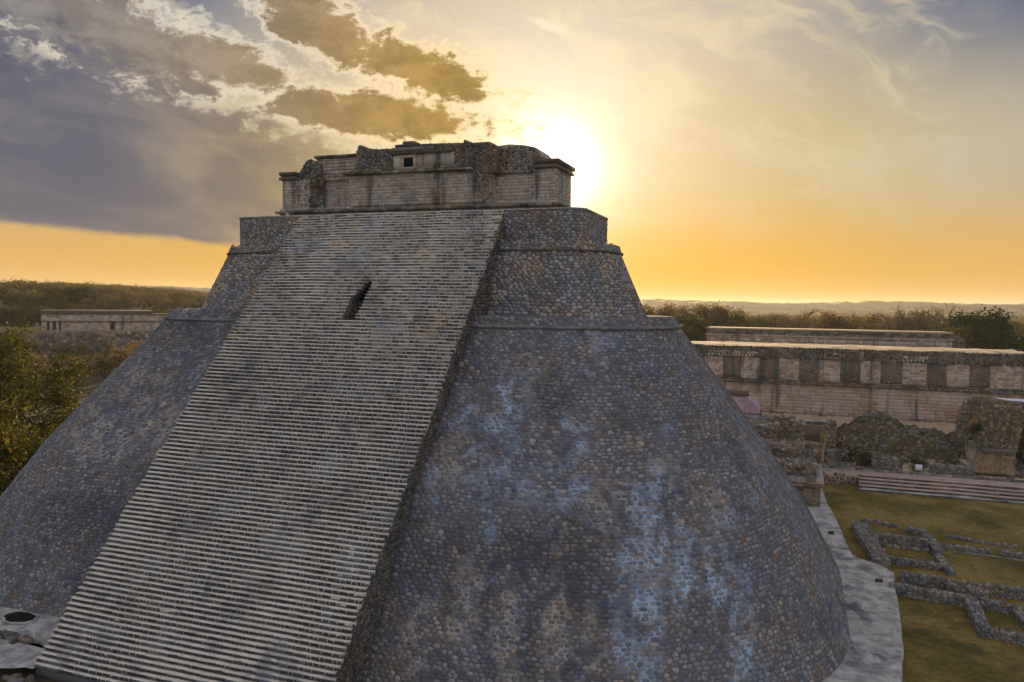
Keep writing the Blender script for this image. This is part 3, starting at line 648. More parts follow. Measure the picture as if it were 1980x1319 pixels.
# masses (front outlines follow the broken skyline)
cw = solid('centre_wall', [(xc0, 30.42), (tx(955), 30.42), (tx(952), 33.3), (xc0-0.2, 33.3)], TF, 33.5, M_ASH, tem)
plane_ashlar(cw, (0, TF, 0), (1, 0, 0), (0, 0, 1), [(xc0, 30.42), (xc1+0.4, 30.42), (xc1-0.2, 32.0), (xc1-0.7, 33.15), (xc0, 33.2)], (0.46, 0.27), M_ASH, n_ind=230, joint=0.014, proud=(0.008, 0.028))
plane_rubble(cw, (0, TF, 0), (1, 0, 0), (0, 0, 1), [(xc1+0.4, 30.42), (tx(955), 30.42), (tx(950), 33.2), (xc1-0.6, 33.2), (xc1-0.2, 32.0)], (0.26, 0.2), M_RUB)
m = MB()
for k, x in enumerate(np.arange(xc0-0.5, tx(915), 0.62)):
    m.box(x, x+0.605, TF-0.42+rng.uniform(-.03, .03), TF+0.4, 33.17, 33.36+rng.uniform(-.02, .02), rng.random())
    m.box(x+0.1, x+0.70, TF-0.26+rng.uniform(-.03, .03), TF+0.4, 33.37, 33.58+rng.uniform(-.02, .02), rng.random())
m.build('medial_moulding', M_RUB, tem)
YU = TF-0.05
top = out([(690, 333), (690, 300), (691, 290), (693, 281), (700, 281), (712, 287), (730, 289), (767, 287), (820, 278), (860, 277), (896, 276), (897, 270), (902, 271), (914, 276), (945, 274), (953, 277), (958, 284), (956, 333)], YU)
uw = solid('upper_facade', top, YU, 32.2, M_RUB, tem)
plane_rubble(uw, (0, YU, 0), (1, 0, 0), (0, 0, 1), [p for p in top], (0.27, 0.19), M_RUB, n_ind=40, h=(0.03, 0.09))
# window with its frame, plain panels and stepped crown
wx0, wx1 = at(782, 314, 1, YU)[0], at(800, 314, 1, YU)[0]; wz0, wz1 = zz(790, 323, YU), zz(790, 306, YU)
win = MB(); fx = 0.28
yf = YU-0.16
win.box(wx0-fx-0.02, wx0, yf, YU+0.1, wz0-0.02, wz1, 0.55); win.box(wx1, wx1+fx, yf, YU+0.1, wz0-0.02, wz1, 0.6)
win.box(wx0-fx-0.1, wx1+fx, yf-0.02, YU+0.1, wz1+0.004, wz1+0.25, 0.5); win.box(wx0-fx-0.1, wx1+fx+.05, yf-0.02, YU+0.1, wz0-0.32, wz0-0.024, 0.6)
wo = win.build('window', M_ASH, tem)
m = MB(); m.box(wx0, wx1, YU-0.11, YU-0.105, wz0, wz1, 0.1); m.build('window_recess', M_DARK, wo)  # flat dark panel paints the opening's shade; the wall behind is closed
m = MB(); m.box(at(762, 314, 1, YU)[0], wx0-fx-0.03, YU-0.12, YU+0.1, wz0-0.3, wz1+0.24, 0.8); m.build('plain_panel', M_ASH, tem); m = MB()
m.box(wx1+fx+0.02, at(818, 314, 1, YU)[0], YU-0.12, YU+0.1, wz0-0.2, wz1+0.26, 0.05); m.build('plain_panel', M_ASH, tem); m = MB()
m.box(at(820, 310, 1, YU)[0], at(879, 310, 1, YU)[0], YU-0.14, YU+0.1, wz0-0.15, wz1+0.32, 0.35); m.build('plain_panel', M_ASH, tem)
m = MB()
for (a, b, y0, y1, d) in ((758, 822, 299, 293, .30), (764, 820, 292.5, 286, .36), (767, 812, 285.5, 280, .30), (781, 803, 279.5, 274, .24), (822, 876, 296, 290, .28)):
    m.box(at(a, 290, 1, YU)[0], at(b, 290, 1, YU)[0], YU-d, YU+1.2, zz((a+b)/2, y0, YU), zz((a+b)/2, y1, YU), rng.random())
m.build('stepped_crown', M_RUB, tem)
# recessed walls either side
YR = 29.75
lo = out([(612, 400), (612, 330), (613, 316), (617, 311), (618, 304), (625, 301), (650, 300), (692, 296), (692, 400)], YR)
rw = solid('recessed_wall', lo, YR, 33.4, M_ASH, tem)
mz = zz(650, 350, YR)
plane_ashlar(rw, (0, YR, 0), (1, 0, 0), (0, 0, 1), [(lo[0][0], 30.42), (lo[-1][0], 30.42), (lo[-1][0], mz-0.05), (lo[0][0], mz-0.05)], (0.5, 0.26), M_ASH, joint=0.012, proud=(0.006, 0.024))
plane_ashlar(rw, (0, YR-0.12, 0), (1, 0, 0), (0, 0, 1), [(lo[0][0]+.1, mz+0.05), (lo[-1][0], mz+0.05), (lo[-1][0], lo[-2][1]-0.35), (lo[0][0]+.1, lo[-2][1]-0.45)], (0.5, 0.3), M_ASH, joint=0.015)
m = MB()
for x in np.arange(lo[0][0], lo[-1][0], 0.7):
    m.box(x, x+0.68, YR-0.17, YR+0.2, mz-0.04, mz+0.04, rng.random())
m.build('recess_moulding', M_RUB, rw); m = MB()
for x in np.arange(lo[0][0], lo[-1][0], 0.7):
    m.box(x, x+0.68, YR-0.34+rng.uniform(-.04, .04), YR+0.4, lo[-2][1]-0.36, lo[-2][1]-0.10, rng.random())
m.build('recess_coping', M_RUB, rw)
ro = out([(955, 400), (955, 283), (965, 282), (985, 279), (1005, 280), (1022, 282), (1036, 285), (1041, 291), (1045, 298), (1052, 303), (1052, 400)], YR)
rw2 = solid('recessed_wall', ro, YR, 33.4, M_ASH, tem)
mz = zz(990, 336, YR)
plane_ashlar(rw2, (0, YR, 0), (1, 0, 0), (0, 0, 1), [(ro[0][0], 30.42), (ro[-1][0], 30.42), (ro[-1][0], mz-0.05), (ro[0][0], mz-0.05)], (0.55, 0.28), M_ASH, joint=0.012, proud=(0.006, 0.024))
plane_rubble(rw2, (0, YR-0.05, 0), (1, 0, 0), (0, 0, 1), [(ro[0][0], mz+0.06)]+ro[1:-1]+[(ro[-1][0], mz+0.06)], (0.34, 0.25), M_RUB, h=(0.01, 0.04))
m = MB(); m.box(ro[0][0], ro[-1][0], YR-0.12, YR+0.2, mz-0.04, mz+0.05, 0.3); m.build('recess_moulding', M_RUB, rw2)
# corner blocks
for (a, b, name) in ((xl, tx(598), 'l'), (xr0, xr1, 'r')):
    zt = 33.1
    cbk = MB(); cbk.box(a, b, 29.0, 33.6, 30.42, zt, 0.4); co_ = cbk.build('corner_pier', M_ASH, tem)
    plane_ashlar(co_, (0, 29.0, 0), (1, 0, 0), (0, 0, 1), [(a, 30.42), (b, 30.42), (b, zt), (a, zt)], (0.42, 0.26), M_ASH, joint=0.013, n_ind=35, proud=(0.006, 0.024))
    if name == 'r': plane_ashlar(co_, (b, 29.0, 0), (0, 1, 0), (0, 0, 1), [(0, 30.42), (4.6, 30.42), (4.6, zt), (0, zt)], (0.42, 0.26), M_ASH, joint=0.013, proud=(0.006, 0.024))
    cm = MB(); e = 0.0 if name == 'l' else 0.22
    a2 = a-0.22; b2 = b+e
    if name == 'l': b2 = tx(575)
    else: a2 = a
    cm.box(a2, b2, 28.72, 33.8, zt+0.002, zt+0.22, 0.3); cm.box(a2+0.12, b2-0.08, 28.86, 33.6, zt+0.224, zt+0.40, 0.6)
    cm.box(a2+0.05, b2+0.10*(name == 'r'), 28.66, 33.85, zt+0.404, zt+0.70, 0.2); cm.build('pier_cornice', M_RUB, co_)
# broken rubble stump between the left pier and the recess
st_ = out([(566, 402), (568, 342), (576, 340), (580, 330), (586, 322), (590, 313), (597, 308), (605, 310), (610, 318), (618, 324), (622, 345), (622, 402)], 29.1)
so = solid('broken_core', st_, 29.15, 33.0, M_RUB, tem)
plane_rubble(so, (0, 29.15, 0), (1, 0, 0), (0, 0, 1), st_, (0.3, 0.22), M_RUB, h=(0.05, 0.22))

# ------------------------------------------------------------------ ground
def sstep(x, a, b): t = np.clip((np.asarray(x, float)-a)/(b-a), 0, 1); return t*t*(3-2*t)
def ground_z(x, y):
    x = np.asarray(x, float); y = np.asarray(y, float); d = np.hypot(x-CAM[0], y-CAM[1]); az = np.degrees(np.arctan2(x-CAM[0], y-CAM[1]))
    z = np.full(np.broadcast(x, y).shape, -0.62)
    z = z+sstep(y, 112, 140)*sstep(x, -60, -15)*(8.2-sstep(d, 330, 700)*5)
    left = sstep(-az, 14, 26)
    z = z+left*(sstep(d, 330, 430)*13+sstep(-az, 36, 50)*sstep(d, 300, 400)*7.5+sstep(d, 500, 900)*5)
    P = np.stack([x, y, 0*x], -1)
    n1 = fbm(P, 1/900., 4); n2 = fbm(P+300, 1/220., 3)
    z = z+sstep(d, 700, 2600)*(n1-0.45)*55+sstep(d, 350, 900)*(n2-0.5)*8
    z = z+sstep(d, 2300, 3600)*34+sstep(d, 3000, 4200)*((fbm(P, 1/45., 3)-0.5)*9)
    return z
angs = np.concatenate([np.linspace(-62, 22, 420), np.linspace(22, 298, 60)[1:-1]]); rads = np.concatenate([[0.5, 6, 12, 20, 28, 36, 44, 52, 60, 70], np.geomspace(80, 9000, 130)])
A_, R_ = np.meshgrid(np.radians(angs), rads); gx = CAM[0]+R_*np.sin(A_); gy = CAM[1]+R_*np.cos(A_); gz = ground_z(gx, gy)
g = build('ground', np.stack([gx, gy, gz], -1).reshape(-1, 3), [grid_faces(len(angs), len(rads), True)[:, ::-1]], M_SOIL, smooth=True); tag(g, kind='structure')
# lawn sheet with gentle relief
lx = np.linspace(30, 110, 60); ly = np.linspace(-30, 79, 80); X, Y = np.meshgrid(lx, ly); Z = -0.60+(fbm(np.stack([X, Y, 0*X], -1), 0.12, 3)-0.5)*0.05+0.03
tag(build('lawn', np.stack([X, Y, Z], -1).reshape(-1, 3), [grid_faces(60, 80)], M_LAWN, smooth=True), kind='structure')
# plaster apron round the foot
inner = [ring_pos(np.array([w]), lower(0.0), 1)[0]*np.array([1, 1, 0])+np.array([0, 0, 0]) for w in np.linspace(0.55, 3.6, 60)]
outer_px = [(30, -2), (36.5, 8), (38.5, 17.1), (39.27, 23.5), (39.69, 29.4), (40.05, 36.7), (40.25, 38.6), (39.4, 40.2), (37.25, 42.0), (36.9, 47), (36.5, 53.5), (35.7, 62), (35.2, 72)]
op = np.array(outer_px); sO = np.concatenate([[0], np.cumsum(np.linalg.norm(np.diff(op, axis=0), axis=1))])
inn = np.array(inner)[:, :2]; ts = np.linspace(0, sO[-1], 90); ox = np.c_[np.interp(ts, sO, op[:, 0]), np.interp(ts, sO, op[:, 1])]
ox += np.c_[(fbm(np.c_[ts, ts*0, ts*0+3], 1.1, 3)-0.5)*0.14, np.zeros(90)]
near = np.array([inn[np.argmin(np.hypot(*(inn-o).T))] for o in ox]); near = near+(near-ox)*0.15
K_ = 7; rows_ = []
for k in np.linspace(0, 1, K_): rows_.append(np.c_[near*(1-k)+ox*k, np.full(90, 0.02-0.03*k)+(fbm(np.c_[near*(1-k)+ox*k, ts*0], 0.8, 3)-0.5)*0.05])
rows_.append(np.c_[ox+0.12*(ox-near)/np.linalg.norm(ox-near, axis=1, keepdims=True), np.full(90, -0.62)])
tag(build('apron', np.concatenate(rows_), [grid_faces(90, len(rows_))], M_APRON, smooth=False), kind='structure')
# floodlights on the apron
for (px, py, lab) in ((1607, 1033, 'small dark floodlight wedge on the narrow end of the plaster apron'), (1700, 1126, 'small dark floodlight wedge on the wide plaster apron near its edge')):
    p = at(px, py, 2, 0.0); f = empty('floodlight', lab, 'floodlight', 'floodlights on the apron', loc=tuple(p)); f.scale = (1, 1, 1)
    V = .62*np.array([(-.45, -.25, 0), (.45, -.25, 0), (.45, .3, 0), (-.45, .3, 0), (-.40, .05, .42), (.40, .05, .42), (.40, .25, .42), (-.40, .25, .42)])
    build('housing', np.array(V)+p, [[(0, 3, 2, 1), (4, 5, 6, 7), (0, 1, 5, 4), (1, 2, 6, 5), (2, 3, 7, 6), (3, 0, 4, 7)]], M_METAL, f)
    m = MB(); m.box(p[0]-.3, p[0]+.3, p[1]-.19, p[1]+.21, p[2]-0.03, p[2]+0.03); m.build('base_plate', M_APRON, f)

# ------------------------------------------------------------------ foundations on the lawn
GZ = -0.58
def low_wall(pxs, width, height, label, size=(0.42, 0.30), n_ind=30, ragged=0.25, name='low_wall', group='foundation walls on the lawn'):
    width *= 0.8; size = (size[0]*.8, size[1]*.8)
    P = np.array([at(a, b, 2, GZ+height) for a, b in pxs])[:, :2]
    e = empty(name, label, 'wall', group, loc=(P[0, 0], P[0, 1], GZ))
    core = MB()
    for a, b in zip(P[:-1], P[1:]):
        L = np.linalg.norm(b-a); d = (b-a)/L; nrm = np.array([-d[1], d[0]]); n = max(3, int(L/0.5)); s = np.linspace(-0.15, L+0.15, n)
        hh = height-ragged*height*fbm(np.c_[a[0]+d[0]*s, a[1]+d[1]*s, s*0], 0.9, 2)
        c = a+d*s[:, None]; l = c+nrm*width/2*0.92; r = c-nrm*width/2*0.92
        V = np.concatenate([np.c_[l, np.full(n, GZ-.1)], np.c_[l, GZ+hh], np.c_[r, GZ+hh], np.c_[r, np.full(n, GZ-.1)]])
        core.add(V, np.concatenate([grid_faces(n, 4), [(0, n, 2*n, 3*n), (n-1, 4*n-1, 3*n-1, 2*n-1)]]), r=0.2)
    co_ = core.build('wall_core', M_LOW, e)
    for a, b in zip(P[:-1], P[1:]):
        L = np.linalg.norm(b-a); d = np.r_[(b-a)/L, 0]; nrm = np.array([-d[1], d[0], 0]); A3 = np.r_[a, GZ]
        hm = height*(1-ragged*0.5)
        for sg in (1, -1):
            O = A3+nrm*sg*width/2*0.93+(0 if sg < 0 else d*L); U = d*(-sg)
            plane_rubble(e, O, U, (0, 0, 1), [(-.1, 0), (L+.1, 0), (L+.1, hm), (-.1, hm)], (size[0], size[1]*0.8), M_LOW, h=(0.02, 0.10), n_ind=n_ind//3)
        O = A3-nrm*width/2+np.array([0, 0, hm]); plane_rubble(e, O, d, nrm, [(-.15, 0), (L+.15, 0), (L+.15, width), (-.15, width)], size, M_LOW, h=(0.02, 0.11), n_ind=n_ind//3)
    return e
LWL = 'narrow grey rubble foundation wall standing on the dry lawn beside the apron'
low_wall([(1660, 1008), (1706, 1080)], 1.7, 0.9, 'broad heaped rubble wall running from lawn to the apron corner', n_ind=60, group=None)
low_wall([(1668, 1002), (1734, 1013)], 0.6, 0.4, LWL)
low_wall([(1759, 1019), (1787, 1024)], 0.8, 0.55, LWL)
low_wall([(1691, 1029), (1791, 1040)], 0.9, 1.25, 'tall wall of large squared blocks among the lawn foundations', (0.75, 0.55), 45, 0.12, group=None)
low_wall([(1793, 1032), (1813, 1060)], 0.9, 0.7, LWL)
low_wall([(1713, 1073), (1824, 1090)], 0.75, 0.6, LWL)
low_wall([(1816, 1072), (1839, 1102)], 0.8, 0.5, LWL)
low_wall([(1833, 1034), (1900, 1045), (1966, 1054)], 0.5, 0.3, LWL)
low_wall([(1811, 1049), (1846, 1054), (1910, 1062)], 0.6, 0.4, LWL)
low_wall([(1940, 1064), (1990, 1072)], 0.6, 0.4, LWL)
low_wall([(1743, 1104), (1836, 1117), (1990, 1139)], 0.6, 0.95, 'long stone foundation wall stretching across the lawn from the apron edge', group=None, n_ind=60)
low_wall([(1726, 1127), (1874, 1152)], 0.9, 0.85, 'squared stone wall joined to the apron edge under a long wall', (0.5, 0.36), 60, 0.12, group=None)
low_wall([(1835, 1127), (1905, 1139)], 1.3, 0.8, LWL)
low_wall([(1877, 1152), (1903, 1208)], 0.95, 0.85, LWL, n_ind=40)
low_wall([(1906, 1211), (1990, 1227)], 0.9, 0.7, LWL, n_ind=40)
low_wall([(1902, 1156), (1970, 1170)], 0.7, 0.8, LWL)
low_wall([(1972, 1182), (1992, 1202)], 0.8, 0.6, LWL)
m = MB(); pp = [at(a, b, 2, GZ)[:2] for a, b in ((1701, 1046), (1816, 1063), (1943, 1080), (1990, 1087))]
for a, b in zip(pp[:-1], pp[1:]):
    L = np.linalg.norm(b-a); d = (b-a)/L
    for s in np.arange(0, L, 0.5):
        if rng.random() < 0.92: c = a+d*(s+.25); m.obox((c[0], c[1], GZ+0.04), (d[0]*.23, d[1]*.23, 0), (-d[1]*.09, d[0]*.09, 0), (0, 0, .07), rng.uniform(.6, 1))
tag(m.build('edging_strip', M_LOW), 'thin pale line of edging stones crossing the lawn foundations', 'edging')

# ------------------------------------------------------------------ terrace with pink steps
ter = empty('terrace_steps', 'low flight of pinkish terrace steps at the far edge of the lawn', 'steps', loc=(48, 74, -0.6))
TZ = 0.9; xs0 = at(1662, 950, 2, -0.6)[0]
for k in range(5):
    y0 = 72.5+k*0.72; z1 = -0.6+(k+1)*0.3
    m = MB()
    u = xs0+rng.uniform(-.1, .1)
    while u < 96:
        w = rng.uniform(0.7, 1.4); m.box(u, u+w-0.02, y0+rng.uniform(-.02, .02), y0+0.5, z1-0.30, z1-0.09, rng.random()); u += w
    so_ = m.build('step', M_NDARK, ter)
    V, Q = wavy_slab(xs0-0.05, 96, y0-0.04, y0+0.9, z1-0.085, z1, 900+k); build('tread', V, [Q], M_APRON if k == 0 else M_PINK, so_)
m = MB(); m.box(33.0, 96, 76.2, 79.6, -0.7, TZ-0.03, 0.5); m.box(33.0, xs0, 75.4, 76.25, -0.7, TZ-0.02, .5); m.build('terrace_fill', M_PINK, ter)
plane_rubble(ter, (33, 75.4, -0.7), (1, 0, 0), (0, 0, 1), [(0, 0), (xs0-33, 0), (xs0-33, 1.5), (0, 1.5)], (0.6, 0.4), M_RUB)
m = MB()
for u in np.arange(34, 96, 0.8): m.box(u, u+0.77, 78.4+rng.uniform(-.05, .05), 79.2, TZ-.1, TZ+0.16+rng.uniform(-.03, .02), rng.random())
m.build('rear_kerb', M_LOW, ter)
# sandy court rising to the long building
cx = np.linspace(0, 100, 70); cyv = np.concatenate([np.linspace(62, 108, 60)]); X, Y = np.meshgrid(cx, cyv)
Z = np.interp(Y, [62, 78, 81, 85, 99, 108], [0.5, 0.88, 0.95, 2.0, 4.25, 4.3])+(fbm(np.stack([X, Y, 0*X], -1), 0.2, 3)-.5)*0.15
Z = np.where((X > 32.9) & (Y < 79.3), -0.8, Z)
tag(build('court', np.stack([X, Y, Z], -1).reshape(-1, 3), [grid_faces(70, 60)], M_SAND, smooth=True), kind='structure')

# ------------------------------------------------------------------ the long building with lattice panels
NY = 105.0; nx0, nx1 = at(1338, 700, 1, NY)[0]-8, at(1978, 700, 1, NY)[0]+1.5
zb_, zm0, zm1, zt0, zt1 = 4.9, 9.25, 10.05, 13.6, 15.45
nun = empty('long_building', 'long low stone building with lattice panels along its upper wall', 'building', loc=((nx0+nx1)/2, NY+6, 4.2))
m = MB(); m.box(nx0, nx1, NY, NY+15, 4.2, zt1-.1, 0.4); nb = m.build('wall', M_NUN, nun)
plane_ashlar(nb, (0, NY, 0), (1, 0, 0), (0, 0, 1), [(nx0, zb_), (nx1, zb_), (nx1, zm0), (nx0, zm0)], (0.85, 0.52), M_NUN, n_ind=300, joint=0.022, proud=(0.01, 0.035), rfn=lambda P: {'rnd': np.clip(fbm(P, 0.22, 3)*1.9-0.42+rng.uniform(-.16, .16, len(P)), 0, 1)})
m = MB()
for x in np.arange(nx0, nx1, 1.1): m.box(x, x+1.08, NY-0.35+rng.uniform(-.03, .03), NY+.2, 4.1, 4.42+rng.uniform(-.02, .02), rng.random()); m.box(x, x+1.08, NY-0.22, NY+.2, 4.74, zb_, rng.random())
m.build('plinth', M_NUN, nun)
m = MB()
for x in np.arange(nx0, nx1, 0.36):
    if fbm(np.array([[x*0.15, 3, 3]]), 1.0, 2)[0] > 0.36: m.box(x, x+0.2, NY-0.17, NY+.1, 4.425, 4.735, rng.random())
m.build('plinth_colonnette_row', M_NUN, nun, kind='stuff')
m = MB()
for z0, z1, d in ((zm0, zm0+.22, .30), (zm0+.225, zm0+.48, .16), (zm0+.485, zm1, .42)):
    for x in np.arange(nx0-.2, nx1+.2, 0.95): m.box(x, x+.93, NY-d+rng.uniform(-.05, .05), NY+.2, z0, z1-rng.uniform(0, .04), rng.random())
m.build('medial_cornice', M_NDARK, nun)
m = MB()
for x in np.arange(nx0, nx1, 0.42): m.box(x, x+.24, NY-.27, NY+.1, zm0+.24, zm0+.46, rng.random())
m.build('cornice_dentil_row', M_NUN, nun, kind='stuff')
panels = [(1338, 1362, 'L'), (1362, 1398, 'P'), (1398, 1432, 'L'), (1432, 1468, 'P'), (1470, 1506, 'L'), (1506, 1544, 'P'), (1545, 1584, 'L'), (1585, 1625, 'P'), (1625, 1664, 'L'), (1664, 1703, 'P'),
          (1703, 1745, 'L'), (1745, 1790, 'P'), (1792, 1831, 'L'), (1832, 1874, 'P'), (1875, 1915, 'L'), (1916, 1975, 'P')]
for (a, b, k) in panels:
    xa, xb = at(a, 710, 1, NY)[0], at(b, 710, 1, NY)[0]
    if k == 'P':
        plane_ashlar(nun, (0, NY-.10, 0), (1, 0, 0), (0, 0, 1), [(xa+.02, zm1), (xb-.02, zm1), (xb-.02, zt0), (xa+.02, zt0)], (0.7, 0.42), M_NUN, stuff='plain_panel', joint=0.03)
        m = MB(); m.box(xa, xb, NY-.10, NY+.1, zm1, zt0, .4); m.build('panel_backing', M_NUN, nun)
    else:
        m = MB(); m.box(xa, xb, NY-.02, NY+.05, zm1, zt0, .35); m.build('lattice_backing', M_NDARK, nun)
        m = MB(); s = 0.56
        for i, x in enumerate(np.arange(xa+s/4, xb, s/2)):
            for j_, z in enumerate(np.arange(zm1+s/2+(s/2 if i % 2 else 0), zt0-.1, s)):
                if fbm(np.array([[x, 0., z]]), 0.6, 3)[0] < 0.33+(0.30*(z-zm1)/(zt0-zm1) if a in (1470, 1625, 1792, 1875) else 0): continue
                t = s*0.30; mm = rng.random()*0.6+0.4; y = NY-.09+rng.uniform(-.02, .02)
                V = [(x-t, y+.09, z), (x, y+.09, z-t), (x+t, y+.09, z), (x, y+.09, z+t), (x-t*.75, y, z), (x, y, z-t*.75), (x+t*.75, y, z), (x, y, z+t*.75)]
                m.add(V, [(4, 5, 6, 7), (0, 1, 5, 4), (1, 2, 6, 5), (2, 3, 7, 6), (3, 0, 4, 7)], r=mm)
        m.build('lattice_panel', M_LAT, nun, kind='stuff')
# ragged top cornice
plane_rubble(nun, (0, NY-.15, 0), (1, 0, 0), (0, 0, 1), [(nx0-.2, zt0), (nx1+.2, zt0), (nx1+.2, zt1-.1), (nx0-.2, zt1-.1)], (0.55, 0.34), M_NDARK, h=(0.05, 0.3), stuff='top_cornice')
for (a, b) in ((1370, 1460), (1600, 1622), (1585, 1625), (1745, 1785)):
    xa, xb = at(a, 690, 1, NY)[0], at(b, 690, 1, NY)[0]; m = MB()
    for x in np.arange(xa, xb, 0.55): m.box(x, x+.3, NY-.42, NY, zt0+.12, zt0+.45, .95)
    for x in np.arange(xa, xb, 0.9): m.box(x, x+.86, NY-.35, NY, zt0+.5, zt0+.95+rng.uniform(-.1, .1), rng.random())
    m.build('mask_course', M_NUN, nun)
X, Y = np.meshgrid(np.linspace(nx0-.3, nx1+.3, 70), np.linspace(NY-.35, NY+15.2, 16)); Z = zt1-.12+(fbm(np.stack([X, Y, 0*X], -1), 0.5, 3)-.4)*0.4
build('roof', np.stack([X, Y, Z], -1).reshape(-1, 3), [grid_faces(70, 16)], M_ROOF, nun, smooth=True)
# second building behind
BY = 142.0; bx0, bx1 = at(1366, 650, 1, BY)[0], at(1842, 650, 1, BY)[0]; bz1 = zz(1600, 638.5, BY); bz0 = 8.0
b2 = empty('rear_building', 'plain pale stone building standing behind the long lattice building', 'building', loc=((bx0+bx1)/2, BY+5, bz0))
m = MB(); m.box(bx0, bx1, BY, BY+10, bz0-.5, bz1-.15, .4); bb = m.build('wall', M_NDARK, b2)
plane_ashlar(bb, (0, BY, 0), (1, 0, 0), (0, 0, 1), [(bx0, bz0), (bx1, bz0), (bx1, bz1-1.55), (bx0, bz1-1.55)], (1.0, 0.6), M_NUN)
plane_ashlar(bb, (0, BY-.12, 0), (1, 0, 0), (0, 0, 1), [(bx0, bz1-1.3), (bx1, bz1-1.3), (bx1, bz1-.2), (bx0, bz1-.2)], (0.8, 0.5), M_NDARK)
m = MB(); m.box(bx0-.2, bx1+.2, BY-.32, BY+.2, bz1-1.55, bz1-1.3, .6); m.build('medial_cornice', M_NUN, b2)
m = MB(); m.box(bx0-.15, bx1+.15, BY-.25, BY+10.1, bz1-.2, bz1, .5); m.build('roof', M_ROOF, b2)
plane_rubble(b2, (bx1+.2, BY-.1, 0), (1, 0, 0), (0, 0, 1), [(0, bz0), (2.2, bz0), (2.1, bz1-1.2), (1.2, bz1-.4), (0, bz1-.1)], (.5, .35), M_NDARK, stuff='broken_end')
m = MB(); m.box(bx1, bx1+1.6, BY+.0, BY+8, bz0-.5, bz1-.9, .3); m.build('end_mass', M_NDARK, b2)

# ------------------------------------------------------------------ ruins between the pyramid and the long building
def mass(parent, name, px0, px1, pyt, Y, zb, depth, mat=None, ragged=0.6, size=(0.5, 0.34), nseg=9, ind=0, side=False):
    """broken masonry mass: front outline with a ragged top, rubble on the front and over the top"""
    mat = mat or M_RUB
    xs = np.linspace(at(px0, pyt, 1, Y)[0], at(px1, pyt, 1, Y)[0], nseg); zt = zz((px0+px1)/2, pyt, Y)
    top = zt-ragged*fbm(np.c_[xs, xs*0+Y, xs*0], 1.1, 2)+ragged*0.35
    outl = [(xs[0], zb), (xs[-1], zb)]+[(x, z) for x, z in zip(xs[::-1], top[::-1])]
    o = solid(name, outl, Y, Y+depth, mat, parent)
    plane_rubble(o, (0, Y, 0), (1, 0, 0), (0, 0, 1), outl, size, mat, h=(0.04, 0.2), n_ind=ind)
    zm = float(top.mean()); plane_rubble(o, (xs[0], Y, zm), (1, 0, 0), (0, 1, 0), [(0, 0), (xs[-1]-xs[0], 0), (xs[-1]-xs[0], depth), (0, depth)], (size[0]*1.1, size[0]), mat, h=(0.02, 0.25))
    if side: plane_rubble(o, (xs[-1], Y, 0), (0, 1, 0), (0, 0, 1), [(0, zb), (depth, zb), (depth, zm), (0, zm)], size, mat)
    return o
tb = empty('terrace_bastion', 'square stone bastion with a projecting cornice at the foot of the pyramid', 'bastion', loc=(32, 60, -0.6))
cxr = at(1586, 960, 1, 59.3)[0]; ct = zz(1560, 940, 59.3)
m = MB(); m.box(20, cxr, 59.3, 70, -0.7, ct, .4); bo = m.build('wall', M_RUB, tb)
plane_ashlar(bo, (0, 59.3, 0), (1, 0, 0), (0, 0, 1), [(26, -.6), (cxr, -.6), (cxr, ct), (26, ct)], (0.55, 0.42), M_LOW, n_ind=60, joint=0.05)
m = MB()
for x in np.arange(26, cxr+.1, 1.05): m.box(x, min(x+1.03, cxr+.35), 58.85+rng.uniform(-.04, .04), 70.3, ct+.002, ct+.55, rng.random())
cq = m.build('cornice', M_LOW, tb); plane_ashlar(cq, (0, 58.8, 0), (1, 0, 0), (0, 0, 1), [(26, ct+.02), (cxr+.3, ct+.02), (cxr+.3, ct+.54), (26, ct+.54)], (.7, .26), M_RUB)
rc = empty('collapsed_rooms', 'tumbled dark rubble walls of roofless rooms above the bastion', 'ruin', loc=(28, 66, 3))
mass(rc, 'rubble_wall', 1470, 1578, 893, 62.0, ct+.5, 3.5, ind=30)
mass(rc, 'rubble_wall', 1440, 1556, 858, 66.0, 2.0, 3.5, ind=30)
mass(rc, 'rubble_wall', 1500, 1552, 868, 64.6, 2.0, 1.2)
mass(rc, 'rubble_wall', 1425, 1502, 822, 70.5, 1.5, 3.5)
mass(rc, 'rubble_wall', 1400, 1480, 806, 76.0, 1.5, 2.5, mat=M_LOW)
mass(rc, 'rubble_wall', 1478, 1538, 806, 80.0, 1.5, 1.2)
mass(rc, 'wall_stub', 1533, 1554, 814, 72.0, 1.5, 1.6, ragged=1.0)
mass(rc, 'wall_stub', 1552, 1576, 872, 68.0, 1.0, 1.6)
mass(rc, 'wall_stub', 1540, 1566, 857, 71.0, 1.0, 1.2, ragged=1.0)
pvw = empty('stuccoed_vault', 'pinkish purple stuccoed vault under a dark stone lintel', 'vault', loc=(26, 84, 2))
YV = 84.0; vx0, vx1 = at(1380, 790, 1, YV)[0], at(1468, 790, 1, YV)[0]; vz0, vz1 = zz(1440, 798, YV), zz(1425, 766, YV)
a = np.linspace(0, np.pi/2, 14); xc = vx1-3.4
prof = [(vx0, vz0)]+[(xc+3.4*np.cos(t), vz0+(vz1-vz0)*np.sin(t)) for t in a]+[(vx0, vz1)]
solid('vault_shell', prof, YV, YV+5, M_PURPLE, pvw)
m = MB(); m.box(vx0, vx1+.2, YV-.5, YV+5.5, vz0-1.0, vz0-.01, .2); m.build('dark_base', M_RUB, pvw)
m = MB(); m.box(vx0, at(1448, 765, 1, YV)[0], YV-.2, YV+1, vz1+.02, vz1+.8, .1); m.build('lintel', M_RUB, pvw)
lw_ = empty('court_wall', 'low grey retaining wall with a pale top along the sandy court', 'wall', loc=(32, 90, 2.2))
